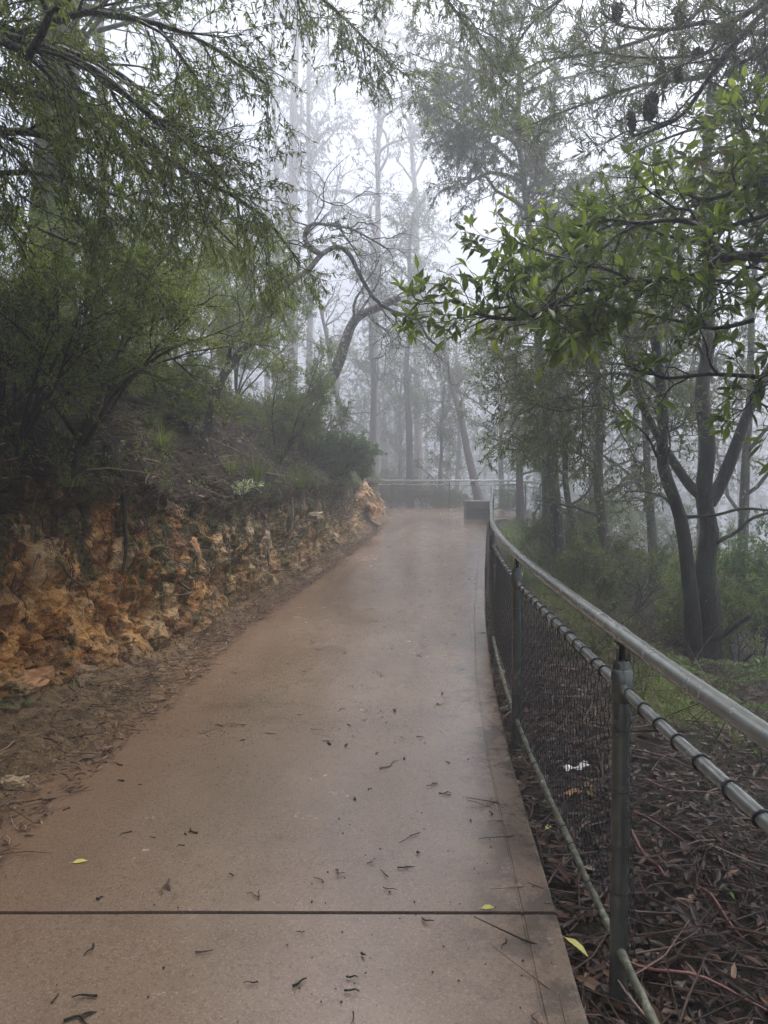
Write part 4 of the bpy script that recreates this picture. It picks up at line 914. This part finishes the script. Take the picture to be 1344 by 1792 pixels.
# ------------------------------------------------------------------ rocks, stump, logs, roots in the bank
def rock(name, c, size, seed, mat, label, rough=.25):
    n, m = 56, 40; th = np.linspace(0, 2 * np.pi, n + 1)[:-1]; ph = np.linspace(0, np.pi, m)
    d = np.stack([np.cos(th)[None] * np.sin(ph)[:, None], np.sin(th)[None] * np.sin(ph)[:, None], np.cos(ph)[:, None] * np.ones(n)[None]], -1)
    bl = np.sign(d) * np.abs(d) ** .72
    r = 1 + rough * fbm(d * 1.4 + seed, 3, seed) + .09 * fbm(d * 4 + seed, 4, seed + 3) - .10 * np.maximum(0, .25 - np.abs(vnoise(d * np.array([1.5, 1.5, 3.5]) + seed, seed + 9))); v = bl * r[..., None] * np.array(size) / 2 + c
    i = np.arange(m - 1)[:, None]; j = np.arange(n)[None]; f = np.stack([i * n + j, (i + 1) * n + j, (i + 1) * n + (j + 1) % n, i * n + (j + 1) % n], -1).reshape(-1, 4)
    mb = MB(); mb.add(v, f, smooth=False); return solo(name, mb, mat, c, label, "rock")
for k, (px, py, sz, mat, label) in enumerate((
    (347, 970, (.18, .28, .44), 'ochre_rock', "big pale orange sandstone lump bulging from the middle of the clay face"),
    (150, 1190, (.26, .36, .22), 'brown_rock', "brown hollowed lump at the foot of the clay bank"),
    (50, 1185, (.3, .5, .12), 'ochre_rock', "smooth orange ledge low in the clay bank at the left edge"),
    (30, 1228, (.3, .34, .2), 'brown_rock', "mossy brown rock at the foot of the bank by the left edge"),
    (558, 902, (.3, .5, .16), 'pale_rock', "flat pale stone sticking out of the bank right of the root"),
    (590, 936, (.24, .45, .16), 'pale_rock', "pale stone low in the bank before the orange corner"),
    (470, 945, (.2, .3, .3), 'pale_rock', "mossy yellowish stone beside the hanging root"),
    (375, 1040, (.2, .3, .26), 'brown_rock', "lumpy clay stone at the foot of the bank under the orange lump"),
    (440, 930, (.2, .3, .22), 'pale_rock', "small yellow stone high in the bank left of the root"))):
    b = bank_hit(px, py); rock("rock", b + (-.08, .03, -.02), np.array(sz), 100 + k, M[mat], label)
b = bank_hit(640, 868); rock("rock", b + (-.15, .1, -.08), np.array((.8, 1.2, .9)), 131, M['ochre_rock'], "big orange rock at the far corner of the bank where the path turns", .3)
rock("stone", hit(28, 1378) + ZU * .02, np.array((.13, .11, .07)), 120, M['pale_rock'], "pale crumbly stone on the loose soil at the left edge")

b = bank_hit(213, 826) + np.array([-.10, .02, -.02]); mb = MB(); t = np.linspace(0, 1, 9)
root = thing("tree_stump", "short dark cut stump at the lip of the clay bank", "stump", b)
mb.tube(b + np.array([0, 0, 1]) * (t[:, None] * .50 - .26), .072 * (1 + .5 * np.exp(-t * 5)) * (1 + .06 * vnoise(np.stack([t * 5, t * 0, t * 0], -1), 3)), 14, True); mb.build("trunk", M['bark_mid'], root)
for k, (a, b2, r, mat, label) in enumerate((((205, 700), (300, 735), .07, 'bark_dark', "dark fallen log lying across the litter slope"), ((250, 715), (330, 745), .045, 'bark_gum', "grey fallen branch lying just below the dark log"))):
    A, Bp = bank_hit(*a), bank_hit(*b2); mb = MB(); pts = np.array([snap(A + (Bp - A) * q) + ZU * r * .8 for q in np.linspace(0, 1, 7)]); pts[:, 2] = np.linspace(pts[0, 2], pts[-1, 2], 7) + .03 * np.sin(np.arange(7)); mb.tube(pts, r * np.linspace(1, .75, 7), 10, True); solo("log", mb, M[mat], pts[0], label, "log")
for k, (pl, r, label) in enumerate((
    ([(448, 880), (462, 905), (470, 935), (466, 968), (470, 992)], .022, "dark root hanging down the mossy clay right of the orange lump"),
    ([(510, 872), (512, 905), (506, 940), (500, 965)], .014, "thin pale root running down the bank by the flat stone"),
    ([(215, 870), (214, 920), (216, 960), (212, 1010)], .022, "black root hanging down the clay face below the stump"),
    ([(310, 1020), (330, 1040), (300, 1046), (255, 1044)], .012, "pale thin root lying across the foot of the orange lump"),
    ([(640, 905), (652, 918), (668, 925), (684, 930)], .04, "root snaking out at the foot of the far orange corner"),
    ([(105, 985), (120, 1010), (148, 1035), (155, 1065)], .012, "pale root end poking from the mossy clay"))):
    pts = np.array([bank_hit(a, b_) for a, b_ in pl]) + np.array([.02, -.01, .01]); pts = catmull(pts, 4); mb = MB(); mb.tube(pts, r * np.linspace(1, .5, len(pts)), 7, True); solo("exposed_root", mb, M['root'] if k not in (2,) else M['bark_dark'], pts[0], label, "root")

# rootlets and strands of moss trailing down the cut face
rg = np.random.default_rng(31); mb = MB()
for k in range(900):
    y = 3.4 + 19 * rg.uniform() ** 1.5; q = rg.uniform(1.45, 2.02); n = 6; L = rg.uniform(.08, .42)
    p0 = bank_point(y, q); pts = [p0]; x, yy = p0[0], p0[1]
    for j in range(n):
        b = bank_point(yy, max(1.08, q - (j + 1) / n * L / 1.3)); b[1] = pts[-1][1] + rg.normal(0, .012); pts.append(b)
    pts = np.array(pts) + np.array([.015, 0, 0]); mb.tube(catmull(pts, 2), np.linspace(rg.uniform(.002, .006), .001, 2 * n + 1) * (1 if y < 10 else 1.5), 4, r=rg.uniform(0, .8))
stuff("hanging_rootlets", mb, M['stick'], "fine rootlets trailing down the cut clay face from its lip", "rootlets")

# ------------------------------------------------------------------ grass, ferns, small plants
def blades(mb, base, n, L, W, spread, rng, droop=.6, tone=(0, 1)):
    for k in range(n):
        a = rng.uniform(0, 6.28); l = L * rng.uniform(.5, 1.2); out = np.array([math.cos(a), math.sin(a), 0]); b = base + out * rng.uniform(0, spread * .25)
        t = np.linspace(0, 1, 5)[:, None]; lean = rng.uniform(.25, 1.0) * spread / max(L, .01) * .9
        c = b + out * l * lean * t ** 1.4 + ZU * l * (t - droop * lean * t ** 2.2); sd = np.array([-out[1], out[0], 0]) * W * (1 - t ** 1.5 * .95)
        v = np.concatenate([c - sd, c + sd]); f = [[i, i + 1, i + 6, i + 5] for i in range(4)]; mb.add(v, f, np.full(4, np.clip(rng.uniform(*tone), 0, 1)))
rg = np.random.default_rng(77)
for k, (px, py, n, L, label) in enumerate((
    (340, 735, 90, .55, "bright arching grass tuft on the slope left of the slender mottled tree"),
    (285, 790, 120, .42, "grass tuft spilling over the lip right of the stump"),
    (265, 752, 70, .4, "small grass tuft just above the stump on the slope"),
    (450, 845, 140, .5, "yellow-green grass tuft hanging over the lip at the slender tree's right"),
    (405, 830, 100, .4, "green grass tuft at the slender tree's foot on the lip"),
    (600, 870, 150, .45, "grass tuft hanging down the bank below the round bush"),
    (520, 850, 110, .42, "grass tuft on the lip under the airy shrub"),
    (120, 850, 70, .25, "short mossy grass tuft on the lip at the far left"),
    (575, 862, 120, .4, "grass tuft on the lip above the flat pale stone"))):
    b = bank_hit(px, py); mb = MB(); blades(mb, b, n, L, .0045, .42, rg, .75, (.0, .9)); solo("grass_tuft", mb, M['grass'], b, label, "grass tuft", "grass tufts on the bank")
# rough short growth on the bank lip and slope
mb = MB()
for k in range(520):
    y = rg.uniform(3.2, 25); q = 1.88 + abs(rg.normal(0, .32)); b = bank_point(y, q)
    if vnoise(np.array([[b[0] * 1.1, y * .9, 3.3]]), 12)[0] < -.05: continue
    blades(mb, b, 16, rg.uniform(.08, .24), .003 if y < 10 else .006, .2, rg, .8, (0, .75))
for k in range(260):
    y = rg.uniform(3.5, 24); q = rg.uniform(1.35, 1.95); b = bank_point(y, q)
    if vnoise(np.array([[b[0], y * 1.3, b[2]]]), 14)[0] < .15: continue
    blades(mb, b, 12, rg.uniform(.05, .14), .003 if y < 10 else .006, .14, rg, 1.3, (0, .5))
stuff("ground_cover", mb, M['grass'], "rough grass and moss growing on the bank's lip", "grass")
def sprigs(mb, wood, pts, rng, hmin, hmax, leafL, leafW, nst=3, nl=14):
    for b in pts:
        for j in range(int(rng.integers(1, nst + 1))):
            a = rng.uniform(0, 6.28); h = rng.uniform(hmin, hmax); lean = rng.uniform(.1, .9); t = np.linspace(0, 1, 5)[:, None]
            d = np.array([math.cos(a), math.sin(a), 0]); c = b + d * lean * h * t ** 1.3 + ZU * h * (t - .25 * lean * t ** 2); wood.tube(c, np.linspace(.003, .001, 5), 3)
            n = int(rng.integers(nl // 2, nl)); u = rng.uniform(.2, 1, n) * 4; i = np.minimum(u.astype(int), 3); f = (u - i)[:, None]; pos = c[i] * (1 - f) + c[i + 1] * f
            tone = rng.uniform(0, .6)
            leaf_batch(mb, pos, rng.normal(0, 1, (n, 3)) + d * .3 + ZU * .3, rng.normal(0, .5, (n, 3)) + ZU, leafL * rng.uniform(.5, 1.2, n), leafW * rng.uniform(.6, 1.2, n), 'lance', rng, np.clip(tone + rng.uniform(0, .4, n), 0, 1))
def undergrowth(name, pts, rng, hmin, hmax, L, W, mat, label):
    lm, wm = MB(), MB(); sprigs(lm, wm, pts, rng, hmin, hmax, L, W); o = stuff(name, lm, mat, label, "undergrowth"); wm.build("stems", M['bark_dark'], None); st = bpy.data.objects["stems"]; st.name = "stem"; st.parent = o
pts = []
while len(pts) < 560:
    y = rg.uniform(3.2, 22); q = 1.96 + abs(rg.normal(0, 1.1)); b = bank_point(y, q)
    if vnoise(np.array([[b[0] * .9, y * .7, 7.7]]), 19)[0] > -.1: pts.append(b)
undergrowth("undergrowth", pts, rg, .12, .5, .045, .007, M['fine_mid'], "low leafy sprigs scattered over the slope above the clay bank")
pts = []
while len(pts) < 900:
    y = rg.uniform(4.6, 22); x = float(xr(y)) + 1.0 + abs(rg.normal(.6, 1.6))
    if y < 8.6 and abs(x / y * FPX + 672 - 1232) < 95: continue
    if vnoise(np.array([[x * .9, y * .7, 1.7]]), 20)[0] > -.25: pts.append(np.array([x, y, H(x, y)]))
undergrowth("undergrowth", pts, rg, .12, .6, .055, .009, M['olive'], "tangle of low leafy sprigs on the slope beyond the railing")
p = np.array([[float(xr(y)) + .9 + abs(v), y, 0] for y, v in zip(rg.uniform(5, 20, 1500), rg.normal(.5, 1.6, 1500))]); p[:, 2] = [H(a, b) for a, b, _ in p]
mb = MB()
for q in p:
    L = rg.uniform(.15, .9); a = rg.uniform(0, 6.28); d = np.array([math.cos(a), math.sin(a), rg.uniform(0, 1.1)]); m_ = q + d * L * .5 + rg.normal(0, L * .08, 3); e = q + d * L + rg.normal(0, L * .12, 3); mb.tube(catmull([q, m_, e], 3), np.linspace(rg.uniform(.002, .006), .001, 7), 4, r=rg.beta(1.2, 2))
stuff("fallen_twigs", mb, M['stick'], "tangle of bare dead branches over the slope beyond the railing", "twigs")
# grass verge beyond the railing
mb = MB()
for k in range(1500):
    y = rg.uniform(4.7, 11.5); v = 1.35 + rg.normal(0, .33); x = float(xr(y)) + v
    if y < 4.9 + .8 * rg.uniform(): continue
    if vnoise(np.array([[x * 1.3, y * .8, 0]]), 15)[0] < -.25: continue
    blades(mb, np.array([x, y, H(x, y)]), 10, rg.uniform(.07, .2), .003, .2, rg, .8, (.2, .85))
for k in range(350):
    y = rg.uniform(11, 24); x = float(xr(y)) + .4 + abs(rg.normal(0, .7)); blades(mb, np.array([x, y, H(x, y)]), 12, rg.uniform(.15, .4), .006, .35, rg, .8, (.1, .8))
stuff("grass", mb, M['grass'], "strip of bright green grass on the slope just beyond the railing", "grass")

def frond(mb, base, d, L, rng):
    d = nrm(d); n = 15; t = np.linspace(0, 1, n)[:, None]; pts = base + d * L * t + ZU * L * (.75 * t - .85 * t ** 2); mb.tube(pts, np.linspace(.004, .001, n), 4)
    side = nrm(np.cross(d, ZU)); 
    for i in range(3, n):
        wl = L * .22 * math.sin(math.pi * min(1, (1.02 - i / n) * 1.05)) + .01
        for sg in (1, -1):
            m = 5; q = np.linspace(.12, 1, m)[:, None]; pp = pts[i] + (side * sg + d * .45 - ZU * .15) * wl * q
            dd = nrm(np.tile(d * .9 + side * sg * .5, (m, 1)) + rng.normal(0, .1, (m, 3)))
            for s2 in (1, -1):
                dv = d * s2 * .9 + side * sg * .6; leaf_batch(mb, pp, np.tile(dv, (m, 1)), np.tile(ZU, (m, 1)) + rng.normal(0, .45, (m, 3)), np.full(m, wl * .34) * (1.1 - q[:, 0] * .7), np.full(m, wl * .06) * (1.1 - q[:, 0] * .6), 'needle', rng, rng.uniform(0, 1, m))
for k, (px, py, n, L, label) in enumerate(((1268, 1215, 7, .75, "feathery green fern beyond the railing near the right edge"), (1325, 1262, 5, .6, "fern at the very right edge below the multi-stemmed tree"), (1200, 1190, 4, .4, "small fern left of the feathery fern by the multi-stemmed tree's foot"))):
    b = hit(px, py); mb = MB()
    for j in range(n):
        a = rg.uniform(0, 6.28); frond(mb, b, np.array([math.cos(a), math.sin(a), .45]), L * rg.uniform(.7, 1.1), rg)
    solo("fern", mb, M['fern'], b, label, "fern")
b = bank_hit(424, 862); T = shrub(140, b, .3, 7, [dict(n=5, len=.12, ang=45, r=.002, seg=3, t0=.2)], r0=.004, spread=.7)
plant("variegated_plant", "little plant with white-edged leaves on the bank's lip", "plant", T, b, M['bark_mid'], M['white_leaf'], dict(dens=60, L=.05, W=.009, kind='lance', droop=0), wood='stem', crown='leaves')

# ------------------------------------------------------------------ litter
def curl_leaves(mb, pos, rng, L, W, rn, flat=.35):
    n = len(pos); a = rng.uniform(0, 6.28, n); d = np.stack([np.cos(a), np.sin(a), rng.normal(0, flat * .6, n)], -1); up = np.stack([rng.normal(0, flat, n), rng.normal(0, flat, n), np.ones(n)], -1)
    leaf_batch(mb, pos, d, up, L, W, 'broad', rng, rn)
def sticks(mb, pos, rng, L, r, rn, tilt=.15):
    for p, l, q, v in zip(pos, L, r, rn):
        a = rng.uniform(0, 6.28); d = np.array([math.cos(a), math.sin(a), rng.normal(0, tilt)]); m = p + d * l * .5 + rng.normal(0, l * .06, 3) * (1, 1, .3); mb.tube([p, m, p + d * l + rng.normal(0, l * .05, 3) * (1, 1, .2)], [q, q * .9, q * .4], 4, r=v)
def crumb_field(pts, sizes, rng, mat, name, label, cat):
    mb = MB(); o = np.array([[1, 0, 0], [-1, 0, 0], [0, 1, 0], [0, -1, 0], [0, 0, 1], [0, 0, -1]], float); f = np.array([[0, 2, 4], [2, 1, 4], [1, 3, 4], [3, 0, 4], [2, 0, 5], [1, 2, 5], [3, 1, 5], [0, 3, 5]])
    n = len(pts); v = pts[:, None] + o[None] * sizes[:, None, None] * rng.uniform(.5, 1.3, (n, 6, 1)); F = (np.arange(n) * 6)[:, None, None] + f[None]; mb.add(v.reshape(-1, 3), F.reshape(-1, 3)); return stuff(name, mb, mat, label, cat)
def outside_points(n, rng, y0=1.2, y1=10, vmax=2.6):
    y = y0 + (y1 - y0) * rng.uniform(0, 1, n) ** 1.7; x = xr(y) + .005 + vmax * rng.uniform(0, 1, n) ** 1.2; return np.stack([x, y, out_z(x, y) + .035 * fbm(np.stack([x, y, x * 0], -1) * 1.6, 4, 3) * sstep(0, .3, x - xr(y))], -1)
rg = np.random.default_rng(9)
p = outside_points(15000, rg); n = len(p); mb = MB(); p[:, 2] += rg.uniform(.002, .035, n)
curl_leaves(mb, p, rg, rg.uniform(.03, .10, n), rg.uniform(.006, .016, n), np.clip(rg.beta(1.3, 2.4, n), 0, 1)); stuff("leaf_litter", mb, M['litter'], "wet dark red-brown leaf litter on the ground beyond the railing", "leaf litter")
p = outside_points(420, rg, 1.2, 7, 2.2); n = len(p); mb = MB(); p[:, 2] += rg.uniform(.015, .04, n); curl_leaves(mb, p, rg, rg.uniform(.07, .22, n), rg.uniform(.010, .032, n), np.clip(rg.beta(1.3, 2.0, n), 0, .9), .3); stuff("bark_flakes", mb, M['litter'], "flakes of fallen bark among the litter beyond the railing", "bark flakes")
p = outside_points(6000, rg, 1.2, 7, 2.4); crumb_field(p + ZU * .012, rg.uniform(.003, .012, len(p)), rg, M['ground'], "gravel", "dark crumbs of soil and rotted leaf beyond the railing", "soil crumbs")
p = outside_points(2200, rg, 1.2, 8, 2.4); n = len(p); mb = MB(); p[:, 2] += rg.uniform(.01, .05, n); sticks(mb, p, rg, rg.uniform(.08, .5, n), rg.uniform(.0015, .005, n), rg.beta(1.2, 2.2, n)); stuff("fallen_twigs", mb, M['stick'], "tangle of thin dead twigs on the dark ground beyond the railing", "twigs")
# bank litter
yy = 3 + 20 * rg.uniform(0, 1, 30000) ** 1.7; qq = 1.95 + 2.8 * rg.uniform(0, 1, 30000); p = np.array([bank_point(a, b_) for a, b_ in zip(yy, qq)]) + rg.normal(0, .03, (30000, 3)); p[:, 2] += .025
mb = MB(); n = len(p); curl_leaves(mb, p, rg, rg.uniform(.03, .1, n), rg.uniform(.006, .014, n), rg.beta(1.1, 1.9, n), .5); stuff("leaf_litter", mb, M['litter_bank'], "brown fallen leaves and bark scraps covering the slope above the clay bank", "leaf litter")
yy = 3 + 16 * rg.uniform(0, 1, 1500) ** 1.4; qq = 2.0 + 2.6 * rg.uniform(0, 1, 1500); p = np.array([bank_point(a, b_) for a, b_ in zip(yy, qq)]); p[:, 2] += .03
mb = MB(); n = len(p); sticks(mb, p, rg, rg.uniform(.1, .7, n), rg.uniform(.002, .008, n), rg.beta(1.6, 1.3, n), .3); stuff("fallen_twigs", mb, M['stick'], "dead sticks and bark strips strewn over the slope above the clay bank", "twigs")
# foot of the bank: crumbs, twigs and leaf scraps spilling on to the concrete
n = 5200; y = 2.2 + 20 * rg.uniform(0, 1, n) ** 1.7; wd = berm(y) + .15; off = rg.beta(1.1, 2.0, n) * wd * 1.3 - .10
x = xe(y) + .07 - off; zz = zp(y) + np.where(x > xe(y), .004, .09 * np.clip((xe(y) - x) / berm(y), 0, 1) + .03); p = np.stack([x, y, zz + rg.uniform(0, .012, n)], -1)
mb = MB(); curl_leaves(mb, p, rg, rg.uniform(.015, .07, n), rg.uniform(.003, .01, n), rg.beta(1.1, 2.4, n), .4); q = rg.permutation(n)[:1300]; sticks(mb, p[q] + ZU * .006, rg, rg.uniform(.04, .25, 1300), rg.uniform(.001, .004, 1300), rg.beta(1.2, 2.4, 1300), .08)
stuff("leaf_litter", mb, M['litter_bank'], "twigs and leaf scraps along the crumbled soil at the bank's foot", "leaf litter")
n = 5000; y = 2.0 + 14 * rg.uniform(0, 1, n) ** 1.8; off = rg.beta(1.2, 1.8, n) * (berm(y) + .2) - .05; x = xe(y) + .02 - off; zz = zp(y) + np.where(x > xe(y), .002, .09 * np.clip((xe(y) - x) / berm(y), 0, 1) + .03)
crumb_field(np.stack([x, y, zz], -1), rg.uniform(.003, .014, n) , rg, M['soil'], "gravel", "yellow crumbs of fallen soil at the bank's foot", "soil crumbs")
# fine dark specks (seed cases and leaf bits) on the concrete
n = 1500; y = 1.9 + 22 * rg.uniform(0, 1, n) ** 1.3; f = rg.beta(1.6, .9, n); x = xe(y) + .1 + (xr(y) - xe(y) - .16) * f
kp = vnoise(np.stack([x * 1.4, y * .8, x * 0], -1), 66) > rg.uniform(-.9, .35, n); x, y = x[kp], y[kp]; n = len(x)
crumb_field(np.stack([x, y, zp(y) + .004], -1), rg.uniform(.0015, .0055, n), rg, M['bark_dark'], "gravel", "small dark seed cases and specks scattered over the wet path", "debris")

# countable scraps on the path
GT = "dark twigs lying on the path"
for k in range(210):
    y = 1.95 + 14 * rg.uniform() ** 1.8; x = float(xe(y)) + .15 + (float(xr(y)) - float(xe(y)) - .25) * rg.beta(1.3, 1); L = rg.uniform(.015, .075) if rg.uniform() < .85 else rg.uniform(.1, .16); a = rg.uniform(0, 6.28); d = np.array([math.cos(a), math.sin(a), 0]); s2 = np.array([-d[1], d[0], 0]); p = np.array([x, y, float(zp(y)) + .007])
    mb = MB(); pts = catmull([p, p + d * L * .35 + s2 * rg.normal(0, L * .12), p + d * L * .7 + s2 * rg.normal(0, L * .15) + ZU * .003, p + d * L + s2 * rg.normal(0, L * .15)], 3); mb.tube(pts, np.linspace(.0032, .0014, len(pts)) * rg.uniform(.7, 1.7), 5, True)
    if rg.uniform() < .22: leaf_batch(mb, pts[3:4], d[None] + s2[None] * .6, ZU[None], np.array([L * .45]), np.array([L * .07]), 'broad', rg, np.array([.2]))
    solo("twig", mb, M['stick'] if rg.uniform() < .3 else M['bark_dark'], p, "small dark twig lying on the wet brown path", "twig", GT)
def path_leaf(px, py, L, W, ang, mat, label, rn=.6, lift=.006):
    h = hit(px, py); mb = MB(); d = np.array([[math.cos(ang), math.sin(ang), .05]]); h = h + ZU * lift
    leaf_batch(mb, h[None], d, np.array([[.25, -.2, 1.]]), np.array([L]), np.array([W]), 'broad', rg, np.array([rn])); mb.tube([h - d[0] * L * .2, h], [.0008, .0012], 4, r=rn); solo("fallen_leaf", mb, mat, h, label, "leaf")
path_leaf(126, 1512, .062, .013, .25, M['yellow'], "curled yellow-green leaf lying on the concrete near the left edge")
path_leaf(842, 1592, .05, .013, .1, M['yellow'], "small yellow leaf lying on the concrete just above the joint", .2)
path_leaf(988, 1655, .10, .017, -.9, M['yellow'], "long yellow-green leaf on the litter beside the slab's edge", .9, .03)
path_leaf(955, 1462, .055, .014, .9, M['yellow'], "yellow leaf caught under the bottom rail halfway along the near bay", .8, .03)
path_leaf(908, 1336, .06, .013, 1.3, M['yellow'], "yellow leaf standing at the foot of the second post", .3, .03)
path_leaf(1285, 1595, .1, .01, 1.5, M['fern'], "single bright green blade-like leaf on the dark litter at the right edge", .9, .05)
path_leaf(80, 1405, .07, .02, .6, M['bark_dark'], "black curled leaf on the concrete below the crumbled soil", .2)
path_leaf(125, 1362, .09, .022, .5, M['bark_dark'], "black bark scrap on the crumbled soil's edge", .2)
path_leaf(135, 1335, .10, .02, .4, M['bark_dark'], "long black bark scrap among the soil crumbs", .2)
b = hit(1010, 1352); mb = MB(); t = np.linspace(0, 1, 8)
pts = b + np.stack([(t - .5) * .15, (t - .5) * .07, .03 + .012 * np.sin(t * 9)], -1); wv = np.stack([-.35 * np.ones(8), np.ones(8), .25 * np.cos(t * 8)], -1) * .017; v = np.concatenate([pts - wv, pts, pts + wv + (0, 0, .008)]).reshape(3, 8, 3); mb.add(v, grid_faces(3, 8)); mb.add(v - (0, 0, .003), grid_faces(3, 8)[:, ::-1])
solo("bark_scrap", mb, M['white'], b, "white curled scrap of bark on the dark litter behind the mesh", "bark scrap")
b = hit(1022, 1392); mb = MB(); n = 7; curl_leaves(mb, b + rg.normal(0, .03, (n, 3)) * (1, 1, .2) + ZU * .03, rg, rg.uniform(.05, .09, n), rg.uniform(.012, .02, n), np.full(n, .5))
solo("orange_leaves", mb, M['ochre_rock'], b, "cluster of orange dead leaves below the white scrap behind the mesh", "leaves")
for k, (a, c_, r, label) in enumerate((((1100, 1325), (1344, 1400), .006, "long red bark strip running right from the near post"), ((1110, 1445), (1344, 1560), .007, "dark red bark strip lower on the litter right of the near post"), ((1105, 1480), (1165, 1560), .012, "reddish curved bark strip at the near post's right side"), ((1130, 1380), (1290, 1420), .005, "thin red bark strip between the two long strips"), ((1080, 1690), (1344, 1790), .008, "long dark red bark strip at the bottom right corner"), ((1215, 1560), (1300, 1660), .008, "pale brown bark strip on the litter near the right edge"))):
    A, Bp = hit(*a), hit(*c_); mb = MB(); t = np.linspace(0, 1, 9)[:, None]; pts = A + (Bp - A) * t + ZU * (.05 + .015 * np.sin(t * 7 + k)) + np.array([0, .02, 0]) * np.sin(t * 5 + k); mb.tube(pts, r * np.linspace(1, .5, 9), 5, True, r=.3 + .1 * k); solo("bark_strip", mb, M['redstrip'], pts[0], label, "bark strip")

# ------------------------------------------------------------------ fog
mb = MB(); zt = 42.0; zb = Z_MIN - 1.2
mb.box((0, 80, (zt + zb) / 2), (400, 300, zt - zb))
hm = bpy.data.materials.new("fog"); hm.use_nodes = True; t_ = hm.node_tree
for n_ in list(t_.nodes):
    if n_.type == 'BSDF_PRINCIPLED': t_.nodes.remove(n_)
pv = t_.nodes.new("ShaderNodeVolumePrincipled"); pv.inputs["Density"].default_value = FOG_DENSITY; pv.inputs["Color"].default_value = (.82, .845, .90, 1); pv.inputs["Anisotropy"].default_value = 0.7
t_.links.new(pv.outputs[0], t_.nodes["Material Output"].inputs["Volume"])
hz = mb.build("haze", hm); hz['kind'] = 'stuff'; tag(hz, "white mist hanging in the forest and hiding everything far away", "mist")
GROUPS = {"shrub": "shrubs on the bank", "undergrowth_shrub": "shrubs beyond the railings", "rock": "rocks in the clay bank", "exposed_root": "roots in the clay bank", "fern": "ferns beyond the railing", "bark_strip": "bark strips on the dark litter", "fallen_leaf": "fallen leaves and scraps", "log": "fallen wood on the slope"}
for o in bpy.data.objects:
    k = o.name.split('.')[0]
    if o.parent is None and k in GROUPS and 'group' not in o: o['group'] = GROUPS[k]
    if '_o' in o: del o['_o']
print("LEAVES", NLEAF)
